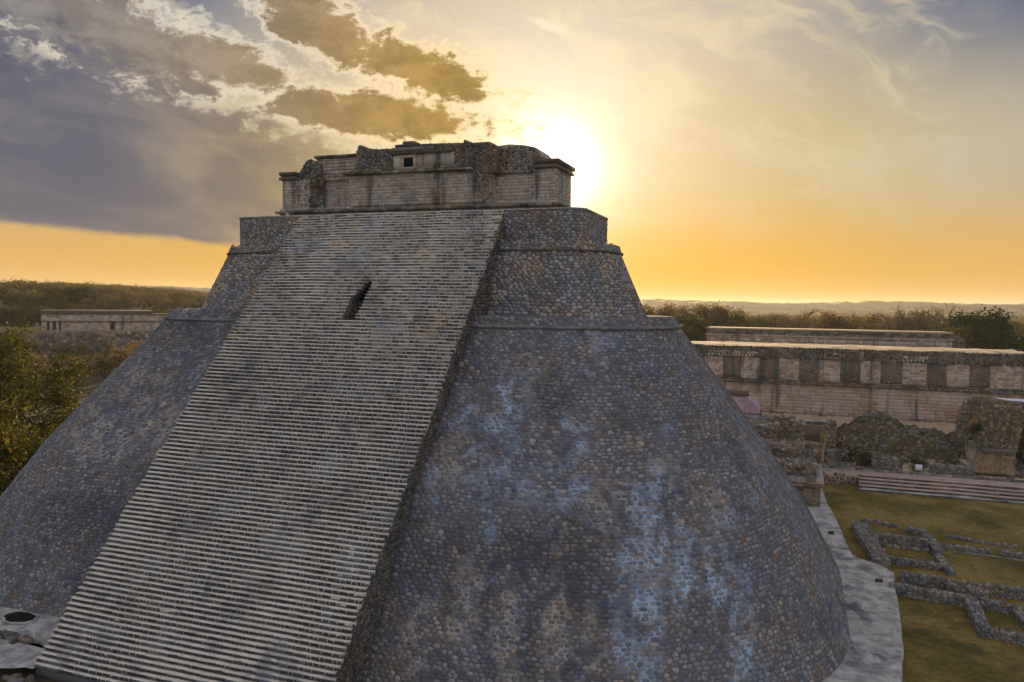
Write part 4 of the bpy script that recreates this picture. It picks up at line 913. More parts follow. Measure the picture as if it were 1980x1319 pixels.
m = MB(); xa, xb = at(1470, 815, 1, 92)[0], at(1606, 815, 1, 92)[0]; zt_ = zz(1540, 814, 92); m.box(xa, xb, 92, 93.2, 2, zt_, .3); m.build('wall_core', M_NDARK, lw_)
plane_rubble(lw_, (0, 92, 0), (1, 0, 0), (0, 0, 1), [(xa, 2.2), (xb, 2.2), (xb, zt_-.1), (xa, zt_-.1)], (.6, .4), M_RUB)
m = MB(); m.box(xa-.1, xb+.1, 91.7, 93.4, zt_, zt_+.16, .9); m.build('pale_coping', M_APRON, lw_)
# rubble pillar, timber props and small block
rp = empty('leaning_pillar', 'ragged rubble pillar beside tan timber props at the mound edge', 'pillar', loc=(38, 82, .9))
mass(rp, 'pillar', 1598, 1618, 812, 83.5, .9, 1.6, ragged=1.2, size=(.4, .3)); mass(rp, 'pillar_foot', 1600, 1640, 872, 80.2, .9, 1.8, ragged=.8, mat=M_LOW)
M_WOOD = plain_mat('tan_timber', (0.24, 0.16, 0.06), (0.36, 0.25, 0.10), 2.0)
for (px, yt, yb) in ((1590, 828, 862), (1596, 838, 886), (1586, 842, 860)):
    p = at(px, yb, 1, 81.0); h = zz(px, yt, 81.0)
    m = MB(); m.obox((p[0], 81.0, (p[2]+h)/2), (.09, .02, 0), (0, .09, 0), (rng.uniform(-.15, .15), 0, (h-p[2])/2+.4)); m.obox((p[0]+.1, 81.0, h-.2), (.3, 0, .12), (0, .07, 0), (-.03, 0, .08))
    o = m.build('timber_prop', M_WOOD); tag(o, 'tan timber prop leaning against the ragged rubble pillar', 'post', 'timber props by the pillar')
for (px, py, w, h, Y, lb_) in ((1573, 838, 1.4, 1.6, 86.0, 'larger broken stone block on the sandy court behind the timber props'), (1571, 872, 1.1, 1.2, 80.5, 'small broken stone block on the sandy court level with the timber props')):
    p = at(px, py+8, 1, Y); m = MB(); m.box(p[0]-w, p[0]+w, Y, Y+1.4, p[2]-.6, p[2]+h, .3, .15); o = m.build('stone_block', M_RUB); tag(o, lb_, 'block', 'blocks on the court')
# grassy mound of collapsed masonry
def mound_z(x, y):
    r = np.interp(x, [36, 39, 42.5, 47, 52, 58, 62], [1.2, 4.0, 6.2, 4.3, 3.2, 3.0, 2.0]); f = sstep(y, 79.6, 90)*(1-sstep(y, 93, 98)*.5)
    return 0.7+r*f+(fbm(np.stack([x, y, 0*x], -1), .45, 4)-.5)*2.6*np.minimum(1, f*3+.2)+(fbm(np.stack([x, y, 0*x+9], -1), 1.6, 2)-.5)*1.1
X, Y = np.meshgrid(np.linspace(37, 62, 90), np.linspace(79.5, 97, 70)); Z = mound_z(X, Y)
M_MOUND = plain_mat('mound_turf', (0.075, 0.06, 0.032), (0.125, 0.10, 0.055), .5, .8, .12, c3=(0.05, 0.058, 0.018), s3=.35)
mo = build('mound', np.stack([X, Y, Z], -1).reshape(-1, 3), [grid_faces(90, 70)], M_MOUND, smooth=True); tag(mo, kind='structure')
def boulders(n, xy, size, zfn, name, mat, parent=None, lab=None):
    a = np.linspace(0, 2*np.pi, 6, endpoint=False); base = np.concatenate([np.c_[np.cos(a), np.sin(a), a*0-.3], np.c_[np.cos(a+.5)*.75, np.sin(a+.5)*.75, a*0+.45], [[0, 0, .75]]])
    k = np.arange(6); k2 = (k+1) % 6; T = np.concatenate([np.c_[k, k2, 6+k], np.c_[k2, 6+k2, 6+k], np.c_[6+k, 6+k2, np.full(6, 12)]])
    s = rng.uniform(*size, (n, 1, 1)); V = base[None]*s*rng.uniform(.6, 1.3, (n, 1, 3))*rng.uniform(.8, 1.2, (n, 13, 1)); p = xy(n); z = zfn(p[:, 0], p[:, 1])
    V = V+np.c_[p, z][:, None]; VV, fs = blocks_join(V, np.zeros((0, 4), int), T)
    o = build(name, VV, fs, mat, parent, {'rnd': np.repeat(rng.random(n)**.7, 13)}, False, 'stuff')
    if lab: tag(o, lab)
    return o
boulders(2200, lambda n: np.c_[rng.uniform(37.5, 61, n), 79.8+rng.random(n)**1.3*13], (.08, .32), mound_z, 'scattered_rubble', M_FLANK)
fw = empty('fallen_facade', 'broken lower courses of a fallen facade along the mound foot', 'wall', loc=(46, 80, .9))
mass(fw, 'wall_stub', 1600, 1655, 893, 79.7, .85, .9, mat=M_LOW, ragged=.5, size=(.4, .26), ind=20); mass(fw, 'wall_stub', 1686, 1738, 888, 79.7, .85, 1.0, mat=M_LOW, ragged=.5, size=(.4, .26), ind=25)
mass(fw, 'wall_stub', 1800, 1884, 902, 79.7, .85, .9, mat=M_LOW, ragged=.6, size=(.4, .26), ind=20)
for k, (px, py) in enumerate(((1692, 884), (1700, 885), (1708, 886), (1714, 885), (1726, 887), (1731, 887))):
    p = at(px, py, 1, 79.9); boulders(1, lambda n: np.array([[p[0], 79.9]]), (.3, .34), lambda a, b: np.array([p[2]]), 'round_stone', M_LOW, fw)
# standing half of a corbel vault
vr = empty('vault_ruin', 'tall broken corbel vault with squared tan base and pale covered top', 'ruin', loc=(55, 84, .9))
ol = out([(1884, 914), (1960, 920), (1964, 877), (1893, 872), (1884, 892)], 80.6); o = solid('base_block', ol, 80.6, 90, M_ASH, vr)
M_TAN = stone_mat('tan_ashlar', [(0, (.22, .14, .065)), (.5, (.31, .20, .095)), (1, (.40, .28, .15))], streak=.3, patch=.2, lich=.1)
plane_ashlar(o, (0, 80.6, 0), (1, 0, 0), (0, 0, 1), ol, (.5, .28), M_TAN, n_ind=60)
m = MB(); q = out([(1898, 873), (1962, 876)], 80.4); m.box(q[0][0], q[1][0], 80.15, 82, q[0][1]-.05, q[0][1]+.38, .3); m.build('ledge', M_RUB, vr)
ol = out([(1893, 872), (1964, 876), (1974, 838), (1990, 786), (1985, 779), (1950, 776), (1915, 769), (1888, 767), (1868, 774), (1858, 795), (1853, 822), (1868, 838), (1888, 856)], 82.4)
o = solid('vault_mass', ol, 82.4, 83.7, M_RUB, vr); plane_rubble(o, (0, 82.4, 0), (1, 0, 0), (0, 0, 1), ol, (.45, .32), M_RUB, n_ind=60, h=(.05, .28))
xsd = min(x for x, z in ol); plane_rubble(o, (xsd+1.2, 82.6, 0), (0, -1, 0), (0, 0, 1), [(-9, 4.5), (0, 4.5), (0, 7.4), (-9, 7.4)], (.5, .35), M_RUB)
ol2 = out([(1858, 830), (1893, 838), (1897, 800), (1888, 790), (1868, 800)], 82.0); h_ = solid('vault_hollow', [(x, z) for x, z in out([(1866, 828), (1889, 832), (1890, 806), (1880, 808)], 82.0)], 82.05, 82.3, M_TAN, vr)
X, Y = np.meshgrid(np.linspace(at(1900, 775, 1, 82.4)[0], 64.2, 30), np.linspace(82.5, 89, 12)); Z = zz(1940, 780, 82.4)+.05+(fbm(np.stack([X, Y, 0*X], -1), .4, 3)-.5)*.3
build('pale_cover', np.stack([X, Y, Z], -1).reshape(-1, 3), [grid_faces(30, 12)], M_WHITE, vr, smooth=True)
rx = ol[2][0]+1.0; rz = zz(1940, 790, 82.4); m = MB(); m.box(rx, 64, 84.6, 89, .8, rz, .2); rwl = m.build('rear_wall', M_RUB, vr)
plane_rubble(rwl, (0, 84.6, 0), (1, 0, 0), (0, 0, 1), [(rx, .9), (64, .9), (64, rz), (rx, rz)], (.5, .34), M_RUB)
p = at(1776, 908, 1, 79.3); m = MB(); m.obox((p[0], 79.3, TZ+.75), (.42, 0, .03), (0, .05, 0), (0, .16, .34), .5); sg = m.build('sign_panel', M_WHITE)
tag(sg, 'small blank white sign panel at the foot of the mound', 'sign')
m = MB(); m.box(p[0]-.04, p[0]+.04, 79.3, 79.38, TZ-.1, TZ+.6); m.build('sign_post', M_METAL, sg)

# ------------------------------------------------------------------ foot of the pyramid on the left
Xs = np.linspace(-40, -HW+.1, 50); r_ = [];
for k in np.linspace(0, 1, 6):
    y = 5.4*(1-k)+k*(2.6+(fbm(np.c_[Xs, Xs*0, Xs*0], .5, 3)-.5)*1.6); r_.append(np.c_[Xs, y, np.full(50, .55-.10*k)+(fbm(np.c_[Xs, y, Xs*0], .7, 3)-.5)*.12])
r_.append(np.c_[Xs, r_[-1][:, 1]-.15, np.full(50, -.2)])
tag(build('apron', np.concatenate(r_), [grid_faces(50, 7)[:, ::-1]], M_APRON, smooth=True), kind='structure')
r_ = []
for k in np.linspace(0, 1, 5):
    y = 1.9*(1-k)+k*(-.6+(fbm(np.c_[Xs, Xs*0+4, Xs*0], .4, 3)-.5)*2); r_.append(np.c_[Xs, y, np.full(50, .12-.12*k)+(fbm(np.c_[Xs, y, Xs*0], .7, 3)-.5)*.12])
tag(build('path', np.concatenate(r_), [grid_faces(50, 5)[:, ::-1]], M_APRON, smooth=True), kind='structure')
p = at(36, 1193, 2, .6); m = MB(); a = np.linspace(0, 2*np.pi, 24, endpoint=False); rg = 1+(fbm(np.c_[np.cos(a), np.sin(a), a*0]*2+5, 1.0, 3)-.5)*.5; V = np.concatenate([np.c_[p[0]+1.25*np.cos(a), p[1]+.62*np.sin(a), a*0+z] for z in (.30, .585)]+[[(p[0], p[1], .30)]])
rim = np.concatenate([np.c_[p[0]+1.5*s*rg*np.cos(a), p[1]+.84*s*rg*np.sin(a), a*0+.57+dz] for s, dz in ((1.0, -.03), (.93, .045), (.84, .03))])
ci = empty('cistern_mouth', 'dark oval cistern mouth sunk in the plaster left of the stairway', 'cistern', loc=(p[0], p[1], .5))
build('rim', rim, [grid_faces(24, 3, True)], M_APRON, ci, smooth=True); build('dark_hollow', np.r_[np.c_[p[0]+1.27*rg*np.cos(a), p[1]+.71*rg*np.sin(a), a*0+.604], [(p[0], p[1], .60)]], [[(i, (i+1) % 24, 24) for i in range(24)]], M_DARK, ci)  # flat dark disc over the plaster paints the shade down the shaft
rf = lambda x, y: np.full(len(x), .05)
boulders(260, lambda n: np.c_[rng.uniform(-40, -13.2, n), rng.uniform(1.7, 3.0, n)], (.15, .42), rf, 'rubble_bank', M_FLANK)
boulders(160, lambda n: np.c_[rng.uniform(-22, -8, n), rng.uniform(-3.5, -.4, n)], (.10, .4), lambda x, y: np.full(len(x), -.55), 'rubble_bank', M_FLANK)

# ------------------------------------------------------------------ left distance: platform, low house, gabled ruin, stone hill
PZ = 11.0
h0 = at(83, 640, 2, PZ)[:2]; h1 = at(292, 639, 2, PZ)[:2]; hu = (h1-h0)/np.linalg.norm(h1-h0); hn = np.array([-hu[1], hu[0]])
def hp(u, v, z): q = h0+hu*u+hn*v; return np.array([q[0], q[1], z])
HL = np.linalg.norm(h1-h0)+12; HT = at(190, 601, 1, hp(HL/3, 0, 0)[1])[2]
ho = empty('colonnaded_house', 'small flat-roofed stone house with narrow doorways on the far platform', 'house', loc=tuple(hp(HL/2, 5, PZ)))
def hb(m, u0, u1, v0, v1, z0, z1, r=.5):
    c = hp((u0+u1)/2, (v0+v1)/2, (z0+z1)/2); m.obox(c, np.r_[hu*(u1-u0)/2, 0], np.r_[hn*(v1-v0)/2, 0], (0, 0, (z1-z0)/2), r)
pxu = lambda px: float(np.dot(at(px, 640, 2, PZ)[:2]-h0, hu))
doors = [(pxu(91), pxu(96)), (pxu(102), pxu(108.5)), (pxu(114), pxu(118)), (pxu(214.5), pxu(224))]
zd = PZ+3.0; m = MB(); u = -.3
for (a, b) in doors: hb(m, u, a, 0, .8, PZ-.4, zd, .6); u = b
hb(m, u, HL, 0, .8, PZ-.4, zd, .6); hb(m, -.3, HL, 5, 9, PZ-.4, zd, .3); hb(m, -.3, .5, .8, 5, PZ-.4, zd, .4); wl = m.build('wall', M_NUN, ho)
us = [-.3]+[v for d in doors for v in d]+[HL]
for a, b in zip(us[::2], us[1::2]):
    plane_ashlar(wl, hp(a, 0, PZ), np.r_[hu, 0], (0, 0, 1), [(0, 0), (b-a, 0), (b-a, zd-PZ), (0, zd-PZ)], (1.0, .55), M_NUN)
m = MB(); hb(m, -.5, HL, -.15, 9, zd, HT-1.2, .7); fr_ = m.build('frieze', M_NUN, ho); plane_ashlar(fr_, hp(-.5, -.15, zd), np.r_[hu, 0], (0, 0, 1), [(0, .1), (HL, .1), (HL, HT-1.2-zd), (0, HT-1.2-zd)], (.9, .5), M_NUN)
m = MB(); hb(m, -.7, HL, -.5, 9, zd+.02, zd+.35, .2); hb(m, -.7, HL, -.45, 9, HT-1.3, HT-1.0, .3); hb(m, -.5, HL-11.5, -.25, 9, HT-1.0, HT, .2); m.build('cornice', M_NDARK, ho)
m = MB(); hb(m, -.4, HL-11.5, -.3, 9, HT+.003, HT+.15, .5); m.build('roof', M_ROOF, ho)
m = MB(); hb(m, -.5, HL, -1.2, .0, PZ-.6, PZ+.25, .6); m.build('plinth', M_LOW, ho)
# platform (a natural terrace of the site) with its retaining wall
m = MB(); hb(m, -120, 90, -7, 90, -2, PZ-.02, .5); pf = m.build('platform', M_FIELD); tag(pf, kind='structure')
rt = empty('retaining_wall', 'long dark rubble retaining wall below the far flat-roofed house', 'wall', loc=tuple(hp(10, -7, 0)))
m = MB(); hb(m, -60, 80, -8, -6.9, -1, PZ-.3, .3); m.build('wall_core', M_RUB, rt)
plane_rubble(rt, hp(-60, -8, 0), np.r_[hu, 0], (0, 0, 1), [(0, 0), (140, 0), (140, PZ-.3), (0, PZ-.2)], (1.5, .9), M_RUB, h=(.1, .5), gap=.05)
# gabled roof comb far behind
gb = at(245, 586, 1, 300)
gc = empty('gabled_ruin', 'row of pale triangular stone gables poking above the far trees', 'ruin', loc=tuple(gb))
for px, py in ((208, 574), (232, 576), (257, 577), (278, 577), (316, 581)):
    p = at(px, py+15, 1, 300); z1 = at(px, py, 1, 300)[2]; m = MB()
    for k in range(5):
        w = 3.0*(1-k/5.2); m.box(p[0]-w, p[0]+w, 300, 301.2, p[2]+(z1-p[2])*k/5-(4 if k == 0 else 0), p[2]+(z1-p[2])*(k+1)/5, rng.random())
    m.build('gable', M_LOW, gc)
# stone hill on the far left
hc = at(-75, 612, 1, 185); Xh, Yh = np.meshgrid(np.linspace(-26, 26, 40), np.linspace(-26, 26, 40)); Zh = np.clip(1-np.hypot(Xh, Yh)/26, 0, 1)**.8*19+(fbm(np.stack([Xh, Yh, 0*Xh], -1), .25, 4)-.5)*4
sh = build('stone_hill', np.stack([Xh+hc[0], Yh+hc[1], Zh+PZ-1.5], -1).reshape(-1, 3), [grid_faces(40, 40)], M_RUB, smooth=False, attrs={'rnd': rng.random(1600)}); tag(sh, 'grey ruined stone hill among trees beside the far platform', 'hill')
m = MB()
for k in range(14):
    px = rng.uniform(0, 80); p = at(px, rng.uniform(622, 630), 2, PZ+.3); m.obox(p+np.array([0, 0, .2]), (rng.uniform(.6, 1.6), .1, 0), (0, rng.uniform(.5, 1), 0), (0, 0, rng.uniform(.3, .8)), rng.random())
tag(m.build('fallen_stones', M_LOW, kind='stuff'), 'scatter of pale fallen stones on the yellow grass platform')

# ------------------------------------------------------------------ trees
def tube(p, r, n):
    p = np.asarray(p, float); a = np.linspace(0, 2*np.pi, n, endpoint=False); V = []
    for i in range(len(p)):
        d = unit(p[min(i+1, len(p)-1)]-p[max(i-1, 0)]); s = unit(np.cross(d, (0.31, 0.2, 0.93) if abs(d[2]) < .9 else (1, 0, 0))); t = np.cross(d, s)
        V.append(p[i]+r[i]*(np.cos(a)[:, None]*s+np.sin(a)[:, None]*t))
    return np.concatenate(V), grid_faces(n, len(p), True)
def grow_tree(seed, H, W, fork, nb, leaves, ls, twigs=5, clump=0.5, droop=0.0, gap=0.25, t_r=0.03):
    """returns (wood V,F), (leaf V,F,rnd): a forked trunk, limbs, twigs, and leaf faces gathered in clumps at the twig ends"""
    r = np.random.default_rng(seed); WV = []; WF = []; n0 = 0; tips = []
    def add(p, rr, n):
        nonlocal n0
        V, F = tube(p, rr, n); WV.append(V); WF.append(F+n0); n0 += len(V)
    R0 = H*t_r; f = H*fork; lean = r.normal(0, .06, 2)*H
    tr = [np.array([lean[0]*k*k, lean[1]*k*k, f*k]) + np.r_[r.normal(0, .02*H*k, 2), 0] for k in np.linspace(0, 1, 4)]
    add(tr, np.linspace(R0*1.25, R0*.75, 4), 7); base = tr[-1]
    for b in range(nb):
        az = 2*np.pi*(b+r.uniform(-.3, .3))/nb; el = r.uniform(.35, 1.25) if b else 1.4; L = (H-f)*r.uniform(.75, 1.0)
        tgt = base+np.array([np.cos(az)*np.cos(el)*W*.5*r.uniform(.8, 1.1), np.sin(az)*np.cos(el)*W*.5*r.uniform(.8, 1.1), (H-f)*np.sin(el)*r.uniform(.75, .95)])
        st = base+np.array([0, 0, -f*r.uniform(0, .25)])
        pts = [st*(1-k)+tgt*k+np.r_[r.normal(0, .04*W, 2), .12*H*np.sin(np.pi*k)*.5]*(0 < k < 1) for k in np.linspace(0, 1, 5)]
        add(pts, np.linspace(R0*.55, R0*.13, 5), 5)
        for s in range(4):
            k = r.uniform(.35, 1); i = min(3, int(k*4)); q = pts[i]*(1-(k*4-i))+pts[i+1]*(k*4-i)
            d = unit(r.normal(0, 1, 3)*np.array([1, 1, .6])+np.array([np.cos(az)*.6, np.sin(az)*.6, .7])); e = q+d*W*.22*r.uniform(.6, 1.2)
            mid = (q+e)/2+r.normal(0, .03*W, 3); add([q, mid, e], [R0*.18, R0*.11, R0*.05], 4); tips.append(e); tips.append(mid)
            for t_ in range(twigs):
                q2 = q+(e-q)*r.uniform(.3, 1); e2 = q2+unit(r.normal(0, 1, 3)+d*.9+np.array([0, 0, .25-droop]))*W*.11*r.uniform(.6, 1.3)
                add([q2, e2], [R0*.055, R0*.02], 3); tips.append(e2)
    tips = np.array(tips); keep = tips[r.random(len(tips)) > gap] if leaves else tips
    L = None
    if leaves:
        c = keep[r.integers(0, len(keep), leaves)]; c = c+r.normal(0, 1, (leaves, 3))*W*.055*clump*2*np.array([1, 1, .75])
        a = r.normal(0, 1, (leaves, 3)); a /= np.linalg.norm(a, axis=1, keepdims=True); b = r.normal(0, 1, (leaves, 3)); b -= (b*a).sum(1, keepdims=True)*a; b /= np.linalg.norm(b, axis=1, keepdims=True)
        s = ls*r.uniform(.6, 1.4, (leaves, 1)); V = np.stack([c-a*s, c-b*s*.5, c+a*s, c+b*s*.5], 1).reshape(-1, 3); F = np.arange(leaves*4).reshape(-1, 4)
        z = c[:, 2]; rn = np.clip(r.random(leaves)*.8+r.normal(0, .1, leaves)+.1, 0, 1); L = (V, F, np.repeat(rn, 4))
    return (np.concatenate(WV), np.concatenate(WF)), L
def mesh_of(name, V, F, mat, rnd=None):
    o = build(name, V, [F], mat, None, {'rnd': rnd} if rnd is not None else None); me = o.data; bpy.data.objects.remove(o); return me
KIND = {}
def kind(key, mat, variants):
    KIND[key] = []
    for i, a in enumerate(variants):
        (wv, wf), L = grow_tree(**a); KIND[key].append((mesh_of('trunk', wv, wf, M_BARK), mesh_of('crown', *L[:2], mat, L[2]) if L else None))
kind('dry', M_LDRY, [dict(seed=10+i, H=10, W=9, fork=.28, nb=6, leaves=1900, ls=.26, twigs=6, clump=.55) for i in range(3)])
kind('bare', M_LDRY, [dict(seed=30+i, H=12, W=9.5, fork=.3, nb=7, leaves=350, ls=.15, twigs=9, clump=.6, t_r=.036) for i in range(2)])
kind('olive', M_LEAFY, [dict(seed=50+i, H=10, W=9, fork=.25, nb=7, leaves=2800, ls=.27, twigs=5, clump=.55) for i in range(2)])
kind('dark', M_LDARK, [dict(seed=70, H=10, W=9, fork=.2, nb=9, leaves=15000, ls=.26, twigs=6, clump=.9, gap=.03)])
kind('big', M_LEAFY, [dict(seed=80+i, H=15, W=14, fork=.25, nb=9, leaves=11000, ls=.21, twigs=8, clump=.45, gap=.35) for i in range(2)])
kind('shrub', M_LDARK, [dict(seed=95, H=2.2, W=2.8, fork=.1, nb=6, leaves=1500, ls=.09, twigs=4, clump=.9)])
def tree(key, x, y, z, s, label, cat='tree', group=None, var=None, sz=1.0, name='tree'):
    ms = KIND[key]; tr, cr = ms[(len(bpy.data.objects) if var is None else var) % len(ms)]
    e = empty(name, label, cat, group, loc=(x, y, z)); e.rotation_euler = (0, 0, rng.uniform(0, 6.28)); e.scale = (s, s, s*sz)
    link(bpy.data.objects.new('trunk', tr), e)
    if cr: link(bpy.data.objects.new('crown', cr), e)
    return e
def tree_px(key, px, depth, ytop, label, group=None, h0=10., wmul=1.0, cat='tree', name='tree', zb=None, smin=.3):
    """depth along the view axis; its height follows from the ground it stands on and the skyline of the photo"""
    d = FV+RV*(px-IW/2)/FPX-UV_*(ytop-IH/2)/FPX; p = CAM+d*depth; z = float(ground_z(np.array([p[0]]), np.array([p[1]]))[0]) if zb is None else zb
    H = max(p[2]-z, 3.0); s = H/h0
    return tree(key, p[0], p[1], z-.1, max(smin, s*wmul), label, cat, group, sz=s/max(smin, s*wmul), name=name)
# behind the long building
G = 'trees behind the stone buildings'
BR = 'dry brown tree rising behind the flat-roofed stone buildings'; BA = 'bare leafless tree rising behind the flat-roofed stone buildings'; OL = 'olive green tree rising behind the flat-roofed stone buildings'
for (k, px, dp, yt) in (('dry', 1268, 230, 588), ('dry', 1300, 235, 600), ('dry', 1322, 250, 592), ('olive', 1345, 215, 610), ('dry', 1372, 245, 588), ('dry', 1392, 235, 592), ('bare', 1376, 228, 584), ('dry', 1415, 240, 598),
        ('olive', 1450, 230, 611), ('dry', 1488, 240, 612), ('bare', 1505, 235, 600), ('dry', 1530, 250, 608), ('bare', 1562, 225, 589), ('dry', 1600, 240, 602), ('dry', 1640, 235, 612),
        ('dry', 1668, 250, 606), ('bare', 1715, 240, 598), ('bare', 1738, 232, 592), ('dry', 1760, 245, 600), ('bare', 1795, 238, 590), ('bare', 1845, 225, 583), ('bare', 1822, 240, 596), ('dry', 1880, 250, 606), ('dry', 1920, 260, 612), ('dry', 1965, 250, 622), ('olive', 1985, 215, 640)):
    tree_px(k, px, dp, yt, {'dry': BR, 'bare': BA, 'olive': OL}[k], G, {'dry': 10, 'bare': 12, 'olive': 10}[k], 1.0)
tree_px('dark', 1908, 186, 611, 'dense dark green tree at the right end of the rear building', None, 9.4, 1.1)
tree_px('olive', 1850, 180, 630, 'small olive tree beside the dense dark green tree', None, 10, 1.0)
# left: big tree beside the pyramid and smaller ones below the platform
tree_px('big', -35, 92, 645, 'large yellow green leafy tree beyond the left foot of the pyramid', None, 15, 1.0, zb=-.5)
tree_px('big', 45, 86, 735, 'lower spreading yellow green tree close behind the pyramid flank', None, 15, 1.15, zb=-.5)
tree_px('big', -45, 74, 760, 'dark shaded leafy tree low beside the pyramid flank', None, 15, 1.0, zb=-.5)
tree_px('big', 5, 70, 845, 'small dark tree at the foot of the large yellow green tree', None, 15, 1.3, zb=-.5)
G2 = 'trees below the retaining wall'
for (k, px, dp, yt, l) in (('dry', 150, 190, 690, 'brown dry tree in front of the far retaining wall'), ('olive', 128, 205, 682, 'olive tree in front of the far retaining wall'), ('dry', 205, 200, 684, 'brown dry tree in front of the far retaining wall'), ('dry', 238, 215, 672, 'brown dry tree in front of the far retaining wall'),
        ('dry', 262, 205, 680, 'brown dry tree in front of the far retaining wall'), ('dry', 40, 175, 680, 'brown dry tree in front of the far retaining wall'), ('olive', 80, 185, 690, 'olive tree in front of the far retaining wall')): tree_px(k, px, dp, yt, l, G2, 10, 1.15, zb=-.6)
G3 = 'trees behind the far platform'
for (k, px, dp, yt) in (('olive', 20, 300, 590), ('dry', 45, 320, 560), ('dry', 8, 330, 545), ('olive', 70, 310, 592), ('dry', 70, 350, 548), ('olive', 120, 345, 575), ('dry', 105, 380, 545), ('olive', 185, 360, 585), ('olive', 300, 350, 592), ('dry', 330, 400, 570), ('dry', 360, 390, 575), ('dry', 380, 410, 566)):
    tree_px(k, px, dp, yt, {'dry': 'brown dry tree behind the far flat-roofed house', 'olive': 'olive tree behind the far flat-roofed house'}[k], G3, 10, 1.25)
tree_px('dark', 155, 350, 556, 'dark round evergreen tree behind the far flat-roofed house', None, 10, 1.3)
for (px, py, s, l) in ((1672, 893, .95, 'dark green bush among the rubble at the mound foot'), (1640, 868, 1.1, 'dark green bush beside the ragged rubble pillar'), (1772, 893, .8, 'dark green bush behind the white sign'), (1888, 832, .7, 'dark green bush in the hollow of the broken vault')):
    Yb = 80.6 if px != 1888 else 81.8; p = at(px, py, 1, Yb); z = float(mound_z(np.array([p[0]]), np.array([Yb]))[0]) if px != 1888 else p[2]-.6
    tree('shrub', p[0], Yb, z-.1, s, l, 'bush', name='bush')
# low wall in the clearing on the left
low_wall_px = [(110, 790), (150, 794)]
p0, p1 = at(105, 789, 2, .4)[:2], at(152, 794, 2, .4)[:2]; m = MB(); d = (p1-p0)/np.linalg.norm(p1-p0); c = (p0+p1)/2
m.obox((c[0], c[1], 0), np.r_[d*np.linalg.norm(p1-p0)/2*1.3, 0], np.r_[-d[1]*.6, d[0]*.6, 0], (0, 0, .6), .8); tag(m.build('boundary_wall', M_LOW), 'short pale boundary wall in the clearing left of the pyramid', 'wall')
# the wood that runs to the horizon: one mass
fp_ = []
dist = 262.0
while dist < 3700:
    sp = 4.6+.021*dist
    th = np.arange(-60, 18, np.degrees(sp/dist)); th = th+rng.uniform(-.5, .5, len(th))*np.degrees(sp/dist); dd = dist+rng.uniform(-.5, .5, len(th))*sp
    x = CAM[0]+dd*np.sin(np.radians(th)); y = CAM[1]+dd*np.cos(np.radians(th)); fp_.append(np.c_[x, y, np.full(len(x), sp)]); dist += sp*.9
fp_ = np.concatenate(fp_); u_ = (fp_[:, :2]-h0)@hu; v_ = (fp_[:, :2]-h0)@hn
dd = np.hypot(fp_[:, 0]-CAM[0], fp_[:, 1]-CAM[1]); azf = np.degrees(np.arctan2(fp_[:, 0]-CAM[0], fp_[:, 1]-CAM[1]))
ok = ~((u_ > -125) & (u_ < 95) & (v_ > -30) & (v_ < 60)) & ~((azf > -14) & (dd < 245))
fp_ = fp_[ok]; fz = ground_z(fp_[:, 0], fp_[:, 1])
me = bpy.data.meshes.new('forest'); me.from_pydata([(a, b, c) for (a, b), c in zip(fp_[:, :2].tolist(), (fz-.3).tolist())], [], [])
sc_ = me.attributes.new('sc', 'FLOAT', 'POINT'); sc_.data.foreach_set('value', (fp_[:, 2]/7.6*rng.uniform(.55, 1.45, len(fp_))).astype(np.float32))
forest = link(bpy.data.objects.new('forest', me)); tag(forest, 'brown and olive scrub forest stretching to the horizon', kind='stuff')
fc = bpy.data.collections.new('forest_trees')
for k in ('dry', 'bare', 'olive'):
    for i, (tr, cr) in enumerate(KIND[k]):
        if k == 'bare' and i: continue
        w = bpy.data.meshes.new('forest_tree'); V = []; F = []; n = 0
        nt, nc = len(tr.vertices), len(cr.vertices); co = np.empty((nt+nc)*3, np.float32); tr.vertices.foreach_get('co', co[:nt*3]); cr.vertices.foreach_get('co', co[nt*3:])
        fa = np.array([p.vertices[:] for p in tr.polygons]); fb = np.array([p.vertices[:] for p in cr.polygons])+nt; rr_ = np.zeros(nt+nc, np.float32); cr.attributes['rnd'].data.foreach_get('value', rr_[nt:])
        rr_ = np.where(np.arange(nt+nc) < nt, .3, rr_)
        sub = fb[::2] if k != 'bare' else fb
        ob = build('forest_tree', co.reshape(-1, 3), [fa, sub], [{'dry': M_LDRY, 'bare': M_LDRY, 'olive': M_LEAFY}[k]], None, {'rnd': rr_}); COL.objects.unlink(ob); fc.objects.link(ob)
ng = bpy.data.node_groups.new('scatter', 'GeometryNodeTree'); ng.interface.new_socket('Geometry', in_out='INPUT', socket_type='NodeSocketGeometry'); ng.interface.new_socket('Geometry', in_out='OUTPUT', socket_type='NodeSocketGeometry')
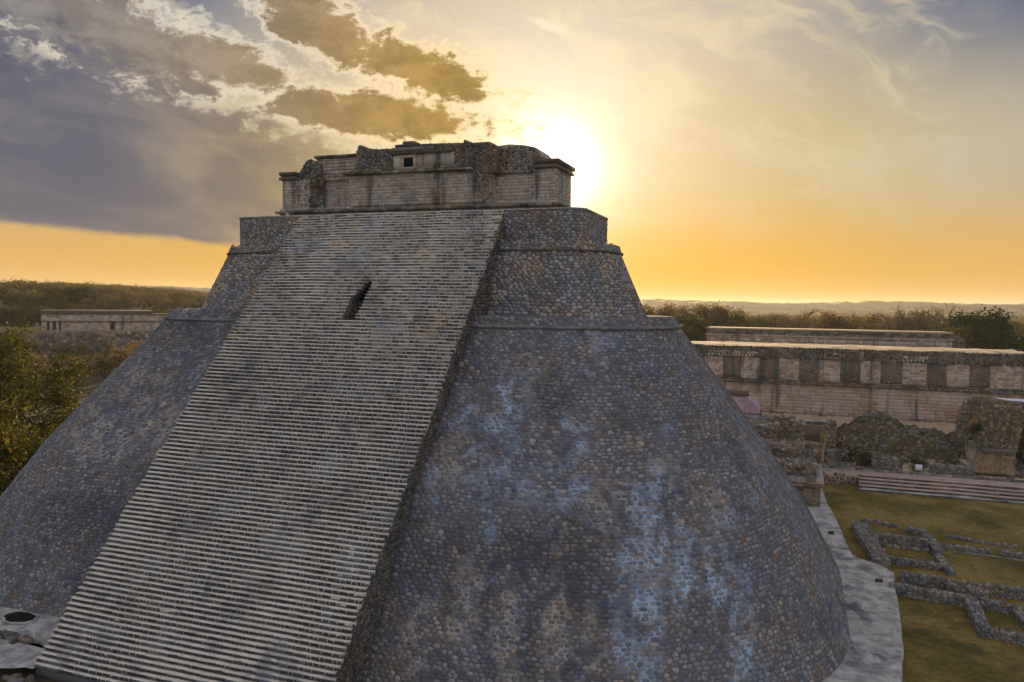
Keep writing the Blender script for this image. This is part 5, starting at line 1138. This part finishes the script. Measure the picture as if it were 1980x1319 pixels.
N_ = ng.nodes; gi = N_.new('NodeGroupInput'); go = N_.new('NodeGroupOutput'); ip_ = N_.new('GeometryNodeInstanceOnPoints'); ci_ = N_.new('GeometryNodeCollectionInfo'); ci_.inputs[0].default_value = fc; ci_.inputs[1].default_value = True; ci_.inputs[2].default_value = True
ip_.inputs['Pick Instance'].default_value = True
rv = N_.new('FunctionNodeRandomValue'); rv.data_type = 'FLOAT_VECTOR'; rv.inputs[0].default_value = (0, 0, 0); rv.inputs[1].default_value = (0.1, 0.1, 6.28)
na = N_.new('GeometryNodeInputNamedAttribute'); na.data_type = 'FLOAT'; na.inputs[0].default_value = 'sc'
cx_ = N_.new('ShaderNodeCombineXYZ'); mn = N_.new('ShaderNodeMath'); mn.operation = 'MINIMUM'; mn.inputs[1].default_value = 0.98
ng.links.new(na.outputs[0], cx_.inputs[0]); ng.links.new(na.outputs[0], cx_.inputs[1]); ng.links.new(na.outputs[0], mn.inputs[0]); ng.links.new(mn.outputs[0], cx_.inputs[2])
ng.links.new(gi.outputs[0], ip_.inputs['Points']); ng.links.new(ci_.outputs[0], ip_.inputs['Instance']); ng.links.new(rv.outputs[0], ip_.inputs['Rotation']); ng.links.new(cx_.outputs[0], ip_.inputs['Scale']); ng.links.new(ip_.outputs[0], go.inputs[0])
md = forest.modifiers.new('scatter', 'NODES'); md.node_group = ng

# ------------------------------------------------------------------ haze
HAZE = 0.9e-4
if HAZE:
    m = MB(); m.box(-9600, 9600, -9600, 9600, -75, 95); hz_ = m.build('haze', M_DARK); hz_.data.materials.clear(); tag(hz_, kind='stuff')
    hm = bpy.data.materials.new('haze_air'); hm.use_nodes = True; t = NT(hm.node_tree); t.n.clear()
    pv = t.node('ShaderNodeVolumePrincipled'); pv.inputs['Color'].default_value = (0.95, 0.93, 0.90, 1); pv.inputs['Density'].default_value = HAZE; pv.inputs['Anisotropy'].default_value = 0.35
    t.l.new(pv.outputs[0], t.node('ShaderNodeOutputMaterial').inputs['Volume']); hz_.data.materials.append(hm)
